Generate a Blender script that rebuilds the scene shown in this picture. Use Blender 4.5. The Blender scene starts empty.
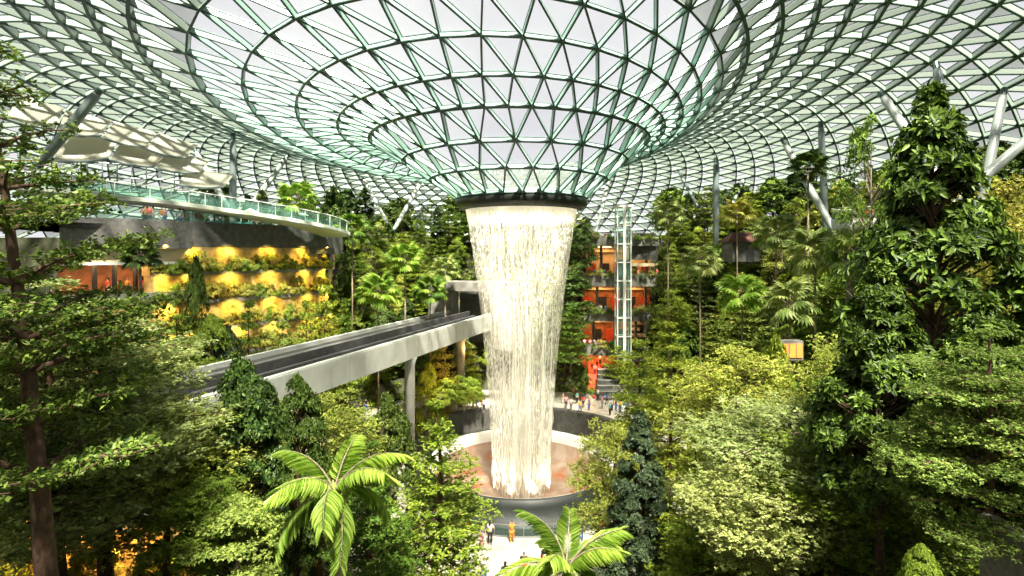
import bpy, bmesh, math, random
import numpy as np
from mathutils import Vector, Matrix

S = bpy.context.scene
COL = S.collection
PI = math.pi
EYE = 24.0          # eye height above the lower plaza (metres)
FPX = 540.0         # focal length in pixels of a 1024 px wide frame
HOR = 254.0         # image row of the horizon


def px(u, v, d):
    """world point that the photograph shows at column u, row v when it is d metres ahead"""
    return Vector(((u - 512.0) / FPX * d, d, EYE + (HOR - v) / FPX * d))


# ---------------------------------------------------------------- materials
MATS = {}


def mat(name, col, rough=0.6, metal=0.0, var=0.0, scale=4.0, bump=0.0, spec=0.5, alpha_glass=False):
    m = bpy.data.materials.new(name)
    m.use_nodes = True
    nt = m.node_tree
    b = nt.nodes['Principled BSDF']
    b.inputs['Base Color'].default_value = (*col, 1)
    b.inputs['Roughness'].default_value = rough
    b.inputs['Metallic'].default_value = metal
    b.inputs['Specular IOR Level'].default_value = spec
    if var > 0 or bump > 0:
        tc = nt.nodes.new('ShaderNodeTexCoord')
        nz = nt.nodes.new('ShaderNodeTexNoise')
        nz.inputs['Scale'].default_value = scale
        nz.inputs['Detail'].default_value = 6
        nt.links.new(tc.outputs['Object'], nz.inputs['Vector'])
        if var > 0:
            rp = nt.nodes.new('ShaderNodeValToRGB')
            rp.color_ramp.elements[0].position = 0.3
            rp.color_ramp.elements[1].position = 0.7
            rp.color_ramp.elements[0].color = (*[c * (1 - var) for c in col], 1)
            rp.color_ramp.elements[1].color = (*[min(1, c * (1 + var)) for c in col], 1)
            nt.links.new(nz.outputs['Fac'], rp.inputs['Fac'])
            nt.links.new(rp.outputs['Color'], b.inputs['Base Color'])
        if bump > 0:
            bp = nt.nodes.new('ShaderNodeBump')
            bp.inputs['Strength'].default_value = bump
            bp.inputs['Distance'].default_value = 0.1
            nt.links.new(nz.outputs['Fac'], bp.inputs['Height'])
            nt.links.new(bp.outputs['Normal'], b.inputs['Normal'])
    MATS[name] = m
    return m


def emit(name, col, strength):
    m = bpy.data.materials.new(name)
    m.use_nodes = True
    nt = m.node_tree
    b = nt.nodes['Principled BSDF']
    b.inputs['Base Color'].default_value = (*col, 1)
    b.inputs['Emission Color'].default_value = (*col, 1)
    b.inputs['Emission Strength'].default_value = strength
    MATS[name] = m
    return m


def leafmat(name, dark, light, trans=0.35, rough=0.45, hue=0.018):
    """leaf surface whose colour differs from leaf to leaf and from plant to plant"""
    m = bpy.data.materials.new(name)
    m.use_nodes = True
    nt = m.node_tree
    N, L = nt.nodes, nt.links
    for n in list(N):
        N.remove(n)
    out = N.new('ShaderNodeOutputMaterial')
    geo = N.new('ShaderNodeNewGeometry')
    oi = N.new('ShaderNodeObjectInfo')
    rp = N.new('ShaderNodeValToRGB')
    rp.color_ramp.elements[0].color = (*dark, 1)
    rp.color_ramp.elements[1].color = (*light, 1)
    rp.color_ramp.elements[0].position = 0.0
    rp.color_ramp.elements[1].position = 1.0
    L.new(geo.outputs['Random Per Island'], rp.inputs['Fac'])
    hs = N.new('ShaderNodeHueSaturation')
    mr = N.new('ShaderNodeMapRange')
    mr.inputs['To Min'].default_value = 0.5 - hue
    mr.inputs['To Max'].default_value = 0.5 + hue
    L.new(oi.outputs['Random'], mr.inputs['Value'])
    L.new(mr.outputs['Result'], hs.inputs['Hue'])
    mv = N.new('ShaderNodeMapRange')
    mv.inputs['To Min'].default_value = 1.25
    mv.inputs['To Max'].default_value = 0.75
    L.new(oi.outputs['Random'], mv.inputs['Value'])
    L.new(mv.outputs['Result'], hs.inputs['Value'])
    L.new(rp.outputs['Color'], hs.inputs['Color'])
    pb = N.new('ShaderNodeBsdfPrincipled')
    pb.inputs['Roughness'].default_value = rough
    pb.inputs['Specular IOR Level'].default_value = 0.22
    L.new(hs.outputs['Color'], pb.inputs['Base Color'])
    tr = N.new('ShaderNodeBsdfTranslucent')
    L.new(hs.outputs['Color'], tr.inputs['Color'])
    mx = N.new('ShaderNodeMixShader')
    mx.inputs['Fac'].default_value = trans
    L.new(pb.outputs[0], mx.inputs[1])
    L.new(tr.outputs[0], mx.inputs[2])
    L.new(mx.outputs[0], out.inputs['Surface'])
    MATS[name] = m
    return m


def glassmat(name, col, keep, rough=0.05, diffuse=(0.8, 0.85, 0.82)):
    """thin glass: lets `keep` of the light through, the rest is surface colour and reflection"""
    m = bpy.data.materials.new(name)
    m.use_nodes = True
    nt = m.node_tree
    N, L = nt.nodes, nt.links
    for n in list(N):
        N.remove(n)
    out = N.new('ShaderNodeOutputMaterial')
    t = N.new('ShaderNodeBsdfTransparent')
    t.inputs['Color'].default_value = (*col, 1)
    p = N.new('ShaderNodeBsdfPrincipled')
    p.inputs['Base Color'].default_value = (*diffuse, 1)
    p.inputs['Roughness'].default_value = rough
    p.inputs['Specular IOR Level'].default_value = 0.8
    mx = N.new('ShaderNodeMixShader')
    mx.inputs['Fac'].default_value = 1 - keep
    L.new(t.outputs[0], mx.inputs[1])
    L.new(p.outputs[0], mx.inputs[2])
    L.new(mx.outputs[0], out.inputs['Surface'])
    MATS[name] = m
    return m


# ---------------------------------------------------------------- mesh collector
class MB:
    def __init__(self):
        self.v, self.f, self.m = [], [], []

    def add(self, vs, fs, mi=0):
        o = len(self.v)
        self.v += [tuple(p) for p in vs]
        self.f += [tuple(i + o for i in f) for f in fs]
        self.m += [mi] * len(fs)

    def box(self, c, s, rz=0, mi=0):
        cx, cy, cz = c
        hx, hy, hz = s[0] / 2, s[1] / 2, s[2] / 2
        ca, sa = math.cos(rz), math.sin(rz)
        vs = []
        for dz in (-hz, hz):
            for dx, dy in ((-hx, -hy), (hx, -hy), (hx, hy), (-hx, hy)):
                vs.append((cx + dx * ca - dy * sa, cy + dx * sa + dy * ca, cz + dz))
        self.add(vs, [(3, 2, 1, 0), (4, 5, 6, 7), (0, 1, 5, 4), (1, 2, 6, 5), (2, 3, 7, 6), (3, 0, 4, 7)], mi)

    def bar(self, a, b, w, h, up=Vector((0, 0, 1)), mi=0, off=0.0):
        """rectangular bar from a to b, w wide, h deep along up, shifted by off along up"""
        a, b = Vector(a), Vector(b)
        d = (b - a)
        if d.length < 1e-6:
            return
        d.normalize()
        s = d.cross(up)
        if s.length < 1e-5:
            s = Vector((1, 0, 0))
        s.normalize()
        u = s.cross(d).normalized()
        vs = []
        for p in (a, b):
            for i, j in ((-1, -1), (1, -1), (1, 1), (-1, 1)):
                vs.append(p + s * (i * w / 2) + u * (j * h / 2 + off))
        self.add(vs, [(0, 1, 2, 3), (7, 6, 5, 4), (0, 4, 5, 1), (1, 5, 6, 2), (2, 6, 7, 3), (3, 7, 4, 0)], mi)

    def tube(self, pts, rad, n=8, mi=0, cap=True):
        pts = [Vector(p) for p in pts]
        if not hasattr(rad, '__len__'):
            rad = [rad] * len(pts)
        vs, fs = [], []
        ref = None
        for i, p in enumerate(pts):
            if i == 0:
                t = pts[1] - pts[0]
            elif i == len(pts) - 1:
                t = pts[-1] - pts[-2]
            else:
                t = pts[i + 1] - pts[i - 1]
            t.normalize()
            if ref is None:
                ref = t.orthogonal().normalized()
            ref = (ref - t * ref.dot(t))
            if ref.length < 1e-6:
                ref = t.orthogonal()
            ref.normalize()
            bi = t.cross(ref)
            for k in range(n):
                a = 2 * PI * k / n
                vs.append(p + (ref * math.cos(a) + bi * math.sin(a)) * rad[i])
        for i in range(len(pts) - 1):
            for k in range(n):
                k2 = (k + 1) % n
                fs.append((i * n + k, i * n + k2, (i + 1) * n + k2, (i + 1) * n + k))
        if cap:
            fs.append(tuple(range(n - 1, -1, -1)))
            fs.append(tuple((len(pts) - 1) * n + k for k in range(n)))
        self.add(vs, fs, mi)

    def lathe(self, prof, n=64, c=(0, 0), a0=0, a1=2 * PI, mi=0):
        closed = abs((a1 - a0) - 2 * PI) < 1e-6
        cols = n if closed else n + 1
        vs, fs = [], []
        for k in range(cols):
            a = a0 + (a1 - a0) * k / n
            for r, z in prof:
                vs.append((c[0] + r * math.cos(a), c[1] + r * math.sin(a), z))
        m = len(prof)
        for k in range(n):
            k2 = (k + 1) % cols
            for i in range(m - 1):
                fs.append((k * m + i, k2 * m + i, k2 * m + i + 1, k * m + i + 1))
        self.add(vs, fs, mi)

    def ribbon(self, path, sec, mi=0, closed=True):
        """sweep a 2-D section (side, up) along a level-ish path; side points right of travel"""
        path = [Vector(p) for p in path]
        vs, fs = [], []
        m = len(sec)
        for i, p in enumerate(path):
            t = path[min(i + 1, len(path) - 1)] - path[max(i - 1, 0)]
            t.z = 0
            t.normalize()
            s = Vector((t.y, -t.x, 0))
            for a, b in sec:
                vs.append(p + s * a + Vector((0, 0, b)))
        for i in range(len(path) - 1):
            for k in range(m if closed else m - 1):
                k2 = (k + 1) % m
                fs.append((i * m + k, i * m + k2, (i + 1) * m + k2, (i + 1) * m + k))
        if closed:
            fs.append(tuple(range(m)))
            fs.append(tuple((len(path) - 1) * m + k for k in range(m - 1, -1, -1)))
        self.add(vs, fs, mi)

    def mesh(self, name, mats, smooth=False):
        me = bpy.data.meshes.new(name)
        me.from_pydata(self.v, [], self.f)
        for m in (mats if isinstance(mats, (list, tuple)) else [mats]):
            me.materials.append(m)
        if len(me.materials) > 1:
            me.polygons.foreach_set('material_index', self.m)
        if smooth:
            me.polygons.foreach_set('use_smooth', [True] * len(me.polygons))
        me.update()
        return me

    def build(self, name, mats, parent=None, smooth=False, loc=None):
        me = self.mesh(name, mats, smooth)
        return link(name, me, parent, loc)


def link(name, me, parent=None, loc=None, rz=0):
    o = bpy.data.objects.new(name, me)
    COL.objects.link(o)
    if parent is not None:
        o.parent = parent
    if loc is not None:
        o.location = loc
    if rz:
        o.rotation_euler = (0, 0, rz)
    return o


def tag(o, label=None, cat=None, group=None, kind=None):
    if label:
        o['label'] = label
    if cat:
        o['category'] = cat
    if group:
        o['group'] = group
    if kind:
        o['kind'] = kind
    return o


def thing(name, label, cat, loc=(0, 0, 0), rz=0, group=None, scale=None):
    o = bpy.data.objects.new(name, None)
    COL.objects.link(o)
    o.location = loc
    o.rotation_euler = (0, 0, rz)
    if scale is not None:
        o.scale = scale
    return tag(o, label, cat, group)


def recenter(o, loc):
    """move a mesh object's origin to loc without moving its surface"""
    loc = Vector(loc)
    o.data.transform(Matrix.Translation(-loc))
    o.location = loc
    return o


def quads_mesh(name, V, n_per, faces, mats, smooth=False):
    """V: (n*n_per,3) array; faces: list of index tuples inside one leaf"""
    n = len(V) // n_per
    me = bpy.data.meshes.new(name)
    me.vertices.add(len(V))
    me.vertices.foreach_set('co', np.ascontiguousarray(V, dtype=np.float32).ravel())
    k = len(faces[0])
    F = np.array(faces, dtype=np.int32)[None] + (np.arange(n, dtype=np.int32) * n_per)[:, None, None]
    nf = n * len(faces)
    me.loops.add(nf * k)
    me.loops.foreach_set('vertex_index', F.ravel())
    me.polygons.add(nf)
    me.polygons.foreach_set('loop_start', np.arange(nf, dtype=np.int32) * k)
    me.polygons.foreach_set('loop_total', np.full(nf, k, dtype=np.int32))
    for m in (mats if isinstance(mats, (list, tuple)) else [mats]):
        me.materials.append(m)
    me.update(calc_edges=True)
    me.validate()
    return me
# ================================================================ materials
M_beam = mat('beam_paint', (0.26, 0.42, 0.35), 0.45)
M_beam2 = mat('beam_paint_pale', (0.27, 0.33, 0.29), 0.5)
M_flange = mat('beam_flange', (0.045, 0.085, 0.075), 0.4, 0.3)
M_roofglass = glassmat('roof_glass', (0.97, 0.985, 0.98), 0.84, 0.35, (0.55, 0.57, 0.55))
M_roofglass_shaded = glassmat('roof_glass_shaded', (0.97, 0.985, 0.97), 0.42, 0.4, (0.42, 0.46, 0.43))  # greyer roof glass: shading of the tilted outer triangles put into the colour
M_tubewhite = mat('white_steel_tube', (0.30, 0.34, 0.32), 0.4)
M_tubegrey = mat('grey_steel_tube', (0.16, 0.20, 0.20), 0.4, 0.3)
M_ring = mat('ring_metal', (0.035, 0.042, 0.04), 0.35, 0.5)
M_ringlip = mat('ring_lip', (0.10, 0.11, 0.10), 0.4, 0.3)
M_darkstone = mat('dark_stone', (0.08, 0.08, 0.072), 0.55, 0, 0.3, 2.5, 0.2)
M_greystone = mat('grey_stone', (0.17, 0.165, 0.155), 0.7, 0, 0.35, 3, 0.3)
M_soil = mat('planting_soil', (0.05, 0.055, 0.025), 0.95, 0, 0.5, 1.2, 0.5)
M_paving = mat('pale_paving', (0.52, 0.49, 0.41), 0.35, 0, 0.22, 1.6, 0.05)
M_concrete = mat('pale_concrete', (0.46, 0.48, 0.44), 0.6, 0, 0.10, 1.0, 0.05)
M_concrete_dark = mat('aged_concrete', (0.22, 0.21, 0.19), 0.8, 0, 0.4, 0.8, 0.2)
M_track = mat('track_deck', (0.055, 0.055, 0.055), 0.7, 0, 0.3, 2)
M_rail = mat('steel_rail', (0.30, 0.30, 0.29), 0.4, 0.6)
M_white = mat('white_paint', (0.82, 0.82, 0.78), 0.4)
M_railglass = glassmat('railing_glass', (0.86, 0.95, 0.91), 0.86, 0.05, (0.20, 0.34, 0.30))

# ================================================================ camera, world, sun
cam = bpy.data.cameras.new('camera')
cam.sensor_width = 36
cam.lens = FPX / 1024 * 36
cam.shift_y = -(288 - HOR) / 1024
cam.clip_end = 2000
co = bpy.data.objects.new('camera', cam)
COL.objects.link(co)
co.location = (0, 0, EYE)
co.rotation_euler = (PI / 2, 0, 0)
S.camera = co
S.view_settings.view_transform = 'Standard'
S.view_settings.look = 'None'
S.view_settings.exposure = 0.0
S.view_settings.gamma = 1.0
S.view_settings.use_curve_mapping = False
S.cycles.max_bounces = 6
S.cycles.diffuse_bounces = 3
S.cycles.glossy_bounces = 2
S.cycles.transmission_bounces = 4
S.cycles.transparent_max_bounces = 16
S.cycles.use_denoising = True

w = bpy.data.worlds.new('sky')
S.world = w
w.use_nodes = True
wn, wl = w.node_tree.nodes, w.node_tree.links
bg = wn['Background']
tc = wn.new('ShaderNodeTexCoord')
nz = wn.new('ShaderNodeTexNoise')
nz.inputs['Scale'].default_value = 2.2
nz.inputs['Detail'].default_value = 4
rp = wn.new('ShaderNodeValToRGB')
rp.color_ramp.elements[0].position = 0.35
rp.color_ramp.elements[0].color = (0.80, 0.78, 0.84, 1)
rp.color_ramp.elements[1].position = 0.62
rp.color_ramp.elements[1].color = (1.0, 0.985, 0.99, 1)
wl.new(tc.outputs['Generated'], nz.inputs['Vector'])
wl.new(nz.outputs['Fac'], rp.inputs['Fac'])
wl.new(rp.outputs['Color'], bg.inputs['Color'])
bg.inputs['Strength'].default_value = 1.12

sun = bpy.data.lights.new('sun', 'SUN')
sun.energy = 29.0
sun.angle = math.radians(4)
sun.color = (1.0, 0.93, 0.78)
so = bpy.data.objects.new('sun', sun)
COL.objects.link(so)
so.rotation_euler = Vector((0.08, -0.47, 0.87)).to_track_quat('Z', 'Y').to_euler()

# ================================================================ the glass roof
CY = 58.0
# r, centre x, height over the eye at the sides, rise towards the viewer's side, crowding of the nodes
RINGS = [(6.9, 1.0, 6.0, 0, 0), (9.4, .65, 7.9, 0, 0), (11.8, .3, 9.8, 0, 0), (14.5, -.3, 11.8, .015, 0), (16.8, -1.1, 12.5, .075, .08),
         (19.5, -2.2, 13.0, .14, .17), (22.6, -3.7, 13.9, .16, .2), (25.6, -5.0, 15.2, .16, .2), (28.6, -6.0, 16.4, .16, .2)]
OUT = [(31.4, 17.4), (34.2, 18.2), (37.0, 18.7), (39.8, 19.0), (42.6, 19.0), (45.4, 18.8), (48.2, 18.4), (51.0, 17.8), (53.8, 17.1),
       (56.6, 16.2), (59.4, 15.2), (62.2, 14.0), (65.0, 12.7), (67.8, 11.3), (70.6, 9.7), (73.4, 8.0), (76.2, 6.1), (79.0, 4.0), (81.6, 1.8), (84.0, -0.8)]
for r, z in OUT:
    RINGS.append((r, -6.0 - (r - 28.6) * 0.05, z, .16 - .12 * (r - 28.6) / 56, .2))


def roof_point(i, a):
    r, cx, z, k, q = RINGS[i]
    a = a + q * math.cos(a)
    return Vector((cx + r * math.cos(a), CY + r * math.sin(a), EYE + z - k * r * math.sin(a)))


rings = []
N = 24
for i in range(len(RINGS)):
    dbl = i in (3, 8)
    if dbl:
        N *= 2
        off = prev_off * 2      # keep the inner nodes' angles among the outer ones
    else:
        off = 0 if i == 0 else (prev_off + 0.5) % 1.0
    prev_off = off
    rings.append([roof_point(i, 2 * PI * (j + off) / N) for j in range(N)])
edges, tris = [], []
offs = []
N = 24
po = 0
for i in range(len(RINGS)):
    if i in (3, 8):
        N *= 2
        po = po * 2
    elif i > 0:
        po = (po + 0.5) % 1.0
    offs.append(po)
for i in range(len(RINGS)):
    n = len(rings[i])
    for j in range(n):
        edges.append(((i, j), (i, (j + 1) % n), 'ring'))
    if i + 1 < len(RINGS):
        m = len(rings[i + 1])
        for j in range(n):
            j2 = (j + 1) % n
            if m == n:
                # the outer node halfway between j and j+1
                q = int(round(j + offs[i] + 0.5 - offs[i + 1])) % m
                q2 = (q + 1) % m
                edges.append(((i, j), (i + 1, q), 'd'))
                edges.append(((i, j2), (i + 1, q), 'd'))
                tris.append(((i, j), (i, j2), (i + 1, q)))
                tris.append(((i, j2), (i + 1, q2), (i + 1, q)))
            else:
                q = int(round(2 * (j + offs[i]) - offs[i + 1])) % m
                qa, qb = (q + 1) % m, (q + 2) % m
                edges.append(((i, j), (i + 1, q), 'd'))
                edges.append(((i, j), (i + 1, qa), 'd'))
                edges.append(((i, j2), (i + 1, qa), 'd'))
                tris.append(((i, j), (i + 1, qa), (i + 1, q)))
                tris.append(((i, j), (i, j2), (i + 1, qa)))
                tris.append(((i, j2), (i + 1, qb), (i + 1, qa)))


def nrm(i, j):
    P = rings[i][j]
    n = len(rings[i])
    t = rings[i][(j + 1) % n] - rings[i][j - 1]
    i0, i1 = max(i - 1, 0), min(i + 1, len(RINGS) - 1)
    N_ = len(rings[i])
    a = 2 * PI * (j + offs[i]) / N_
    s = roof_point(i1, a) - roof_point(i0, a)
    v = t.cross(s)
    if v.z < 0:
        v = -v
    return v.normalized()


NR = [[nrm(i, j) for j in range(len(rings[i]))] for i in range(len(RINGS))]
roof = thing('roof', None, None)
tag(roof, 'glass and steel gridshell roof that dips to the waterfall opening', None, None, 'structure')
fr, dg, fl, gl, nd = MB(), MB(), MB(), MB(), MB()
for (a, b, k) in edges:
    pa, pb = rings[a[0]][a[1]], rings[b[0]][b[1]]
    up = (NR[a[0]][a[1]] + NR[b[0]][b[1]]).normalized()
    i = min(a[0], b[0])
    mi = 0 if i < 7 else 1
    dep = 0.36 if i < 7 else (0.58 if k == 'ring' else 0.50)
    if k == 'ring':
        wd = 0.17 if i == 3 else 0.10
        fr.bar(pa, pb, wd, dep, up, mi)
        fl.bar(pa, pb, wd + 0.08 + (0.13 if i > 7 else 0), 0.13, up, 0, -dep / 2 - 0.05)
    else:
        dg.bar(pa, pb, 0.10, dep, up, mi)
        fl.bar(pa, pb, 0.145 if i < 7 else .18, 0.08, up, 0, -dep / 2 - 0.03)
    fl.bar(pa, pb, 0.12, 0.05, up, 0, dep / 2 + 0.12)
fr.build('ring_beam', [M_beam, M_beam2], roof)
dg.build('diagonal_beam', [M_beam, M_beam2], roof)
fl.build('beam_flange', M_flange, roof)
for t in tris:
    ps = [rings[i][j] + NR[i][j] * 0.33 for i, j in t]
    c = (ps[0] + ps[1] + ps[2]) / 3
    ps = [p + (c - p) * 0.02 for p in ps]
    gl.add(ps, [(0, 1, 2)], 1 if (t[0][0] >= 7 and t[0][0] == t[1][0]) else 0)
gl.build('glass_panel', [M_roofglass, M_roofglass_shaded], roof)
for i in range(len(RINGS)):
    for j in range(len(rings[i])):
        u = NR[i][j]
        P = rings[i][j]
        nd.tube([P - u * 0.28, P + u * 0.1], 0.13, 6)
nd.build('node_hub', M_beam, roof)

# ---- water ring under the roof opening
oc = MB()
cx0 = 1.0
zr = EYE + 4.75
oc.lathe([(6.0, zr + .25), (6.15, zr), (6.55, zr), (6.95, zr + .35), (7.05, zr + .7), (7.0, zr + 1.15), (6.75, zr + 1.3), (6.1, zr + 1.3), (6.0, zr + 1.1), (6.0, zr + .25)], 96, (cx0, CY))
wring = oc.build('water_ring', M_ring, None, True)
recenter(wring, (cx0, CY, zr))
tag(wring, 'dark grey metal ring at the roof opening that pours the waterfall', 'waterfall ring')
lp = MB()
lp.lathe([(6.02, .22), (6.0, -.10), (6.12, -.12), (6.2, .02)], 96)
lp.build('spill_lip', M_ringlip, wring, True)
lp = MB()
lp.lathe([(6.9, 1.25), (7.0, 1.45), (6.8, 1.5), (6.7, 1.3)], 96)
lp.build('top_rim', M_beam, wring, True)

# ---- slanting and upright roof struts: (foot u, v, d) (head u, v, d) radius, grey?
STR = [((233, 232, 66), (233, 140, 66), .42, 1, 'dark grey upright post behind the left walkway'),
       ((238, 225, 70), (196, 152, 74), .36, 0, 'white slanting strut leaning left beside the grey post'),
       ((240, 222, 72), (286, 158, 78), .40, 0, 'grey white strut leaning right beside the grey post'),
       ((62, 137, 46), (96, 95, 46), .42, 1, 'short thick grey strut over the left foreground tree'),
       ((383, 215, 86), (364, 180, 96), .30, 0, 'thin white strut leaning left behind the crest trees'),
       ((400, 219, 84), (420, 184, 92), .34, 0, 'white strut leaning right behind the crest trees'),
       ((596, 232, 88), (609, 180, 96), .34, 0, 'white strut just right of the waterfall ring'),
       ((692, 196, 84), (679, 172, 90), .26, 1, 'thin grey strut left of the right hand upright'),
       ((716, 232, 80), (716, 163, 80), .45, 1, 'grey upright post above the right hillside'),
       ((728, 214, 86), (748, 170, 92), .26, 0, 'thin pale strut right of the grey upright'),
       ((829, 222, 60), (785, 144, 66), .40, 0, 'long pale strut leaning left above the round balcony'),
       ((825, 212, 62), (821, 128, 62), .38, 1, 'dark grey post above the round balcony'),
       ((926, 160, 42), (884, 98, 46), .36, 0, 'thick pale strut left of the broadleaf tree top'),
       ((955, 160, 40), (937, 70, 44), .36, 1, 'dark strut rising from the broadleaf tree top'),
       ((986, 180, 42), (1003, 96, 44), .34, 0, 'white strut near the right edge of the roof'),
       ((990, 172, 36), (1040, 128, 36), .34, 0, 'white strut leaning out past the right edge')]
for (fa, ha, r, g, lab) in STR:
    a, b = px(*fa), px(*ha)
    b = b + (b - a).normalized() * 0.4          # runs on up to the roof steel
    a = a - (b - a).normalized() * 3.0          # and down behind the planting
    t = thing('roof_strut', lab, 'roof strut', a, 0, 'roof struts')
    m = MB()
    L = b - a
    m.tube([(0, 0, 0), L * .06, L * .5, L * .94, L], [r * .55, r * .9, r, r * .9, r * .45], 14)
    m.build('shaft', M_tubegrey if g else M_tubewhite, t, True)
    m = MB()
    m.tube([L * .97, L * 1.03], r * .7, 10)
    m.build('head_joint', M_flange, t)
    m = MB()
    m.tube([L * .0, L * -.03], r * .8, 10)
    m.build('foot_joint', M_flange, t)
# ================================================================ terrain
def stair(h, step=2.6):
    k = math.floor(h / step)
    f = h / step - k
    return step * (k + min(1.0, max(0.0, (f - .72) / .28)))


def capsule(x, y):
    yy = min(max(y, 14.0), CY)
    return math.hypot(x, y - yy)


def ground(x, y):
    """height of the terraced planting slopes around the plaza"""
    q = capsule(x, y)
    k = 22.0 if y > 50 else 22.0 - (50 - y) * .10
    u = max(0.0, q - k)
    base = 3.5 if y > 52 else (0.0 if y < 44 else 3.5 * (y - 44) / 8)
    ramp = stair(max(0.0, 23.6 - .62 * y), 1.7) if y < 37.5 else 0.0     # terraces climb to the viewer's deck
    if u <= 0:
        return ramp
    pu = 512 + x / max(y, 1) * FPX
    if x < -16 and 40 < y < 73 and pu < 338:        # the left building stands here
        return min(base + stair(min(u, 23.4)), 7.0)
    if 578 < pu < 668 and y > 70 and y < 96:        # the right building
        return 3.3
    slope = 1.0
    h = stair(min(u * slope, 23.4))
    return min(max(base + h, ramp), 26.3)


gm = MB()
na, nr = 144, 60
vs, fs = [], []
radii = [21.9 + i * 0.62 for i in range(nr)] + [66, 80, 100]
gx = np.arange(-84, 84.1, 1.0)
gy = np.arange(-14, 134.1, 1.0)
for y in gy:
    for x in gx:
        vs.append((x, y, -6.0 if math.hypot(x - 1, y - 58) < 12.5 else ground(x, y) - (0.06 if capsule(x, y) > 20 else 0.12)))
nx = len(gx)
for j in range(len(gy) - 1):
    for i in range(nx - 1):
        fs.append((j * nx + i, j * nx + i + 1, (j + 1) * nx + i + 1, (j + 1) * nx + i))
gm.add(vs, fs)
gobj = gm.build('ground', M_soil)
tag(gobj, 'planted earth terraces that rise around the plaza', None, None, 'structure')
far = MB()
far.lathe([(70, 23.0), (400, 23.0)], 48, (0, CY))
tag(far.build('ground_outside', M_greystone), 'ground outside the glass roof', None, None, 'structure')

# ---- plaza levels
BX = 1.0   # basin centre
pl = MB()
pl.lathe([(9.0, 0.0), (23.0, 0.0), (23.0, -0.5)], 96, (BX, CY))
pl.box((BX, 40, -0.14), (38, 16, .22))
plz = pl.build('floor_plaza', M_paving)
tag(plz, 'pale wet paving of the lower plaza', None, None, 'structure')
up_ = MB()
A0, A1 = math.radians(-8), math.radians(212)
up_.lathe([(14.2, 1.0), (14.2, 3.5), (14.5, 3.56), (26.0, 3.56), (26.0, 2.0)], 96, (BX, CY), A0, A1)
uobj = up_.build('floor_terrace', M_paving)
tag(uobj, 'pale raised walkway curving behind the basin', None, None, 'structure')
wl_ = MB()
wl_.lathe([(14.15, 0.0), (14.15, 3.3), (14.1, 3.62), (14.45, 3.66), (14.5, 3.5)], 96, (BX, CY), A0, A1)
tag(wl_.build('wall_terrace', M_darkstone, None, True), 'dark curved retaining wall behind the basin', None, None, 'structure')

# ---- basin
M_bowl = mat('basin_acrylic', (0.026, 0.032, 0.029), 0.5, 0, 0.25, 0.6, 0.05)
M_foam = mat('white_water_film', (0.86, 0.85, 0.78), 0.35, 0, 0.05, 6, 0.3)
M_pool = bpy.data.materials.new('pool_water')
M_pool.use_nodes = True
nt = M_pool.node_tree
b = nt.nodes['Principled BSDF']
b.inputs['Roughness'].default_value = 0.28
tcn = nt.nodes.new('ShaderNodeTexCoord')
mp = nt.nodes.new('ShaderNodeMapping')
mp.inputs['Scale'].default_value = (0.9, 0.9, 0.35)
n1 = nt.nodes.new('ShaderNodeTexNoise')
n1.inputs['Scale'].default_value = 0.55
n1.inputs['Detail'].default_value = 8
r1 = nt.nodes.new('ShaderNodeValToRGB')
r1.color_ramp.elements[0].position = .36
r1.color_ramp.elements[0].color = (0.44, 0.34, 0.26, 1)
r1.color_ramp.elements[1].position = .66
r1.color_ramp.elements[1].color = (0.40, 0.13, 0.05, 1)  # orange reflections painted into the water's colour
e = r1.color_ramp.elements.new(.5)
e.color = (0.34, 0.23, 0.165, 1)
nt.links.new(tcn.outputs['Object'], mp.inputs['Vector'])
nt.links.new(mp.outputs[0], n1.inputs['Vector'])
nt.links.new(n1.outputs['Fac'], r1.inputs['Fac'])
nt.links.new(r1.outputs[0], b.inputs['Base Color'])
n2 = nt.nodes.new('ShaderNodeTexNoise')
n2.inputs['Scale'].default_value = 7
n2.inputs['Detail'].default_value = 4
bp = nt.nodes.new('ShaderNodeBump')
bp.inputs['Strength'].default_value = .5
bp.inputs['Distance'].default_value = .1
nt.links.new(tcn.outputs['Object'], n2.inputs['Vector'])
nt.links.new(n2.outputs['Fac'], bp.inputs['Height'])
nt.links.new(bp.outputs[0], b.inputs['Normal'])

basin = thing('fountain_basin', 'huge round dark fountain basin that catches the waterfall', 'fountain', (BX, CY, 0))
m = MB()
m.lathe([(11.3, 0.0), (11.25, .25), (10.7, .5), (10.35, 1.5), (10.2, 2.12), (9.95, 2.2), (9.75, 2.12)], 128)
m.build('outer_wall', M_bowl, basin, True)
m = MB()
m.lathe([(9.95, 2.13), (9.75, 2.14), (9.5, 1.9), (9.25, 1.4), (9.1, .95)], 128)
m.build('rim_water', M_foam, basin, True)
m = MB()
m.lathe([(9.15, 1.0), (8.8, .35), (8.2, -.1), (7.0, -.6), (5.5, -1.0), (0.01, -1.4)], 128)
m.build('inner_water', M_pool, basin, True)
m = MB()
m.lathe([(12.25, 0.02), (11.3, 0.03)], 128)
mo = m.build('moat_water', M_bowl, basin, True)

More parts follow.
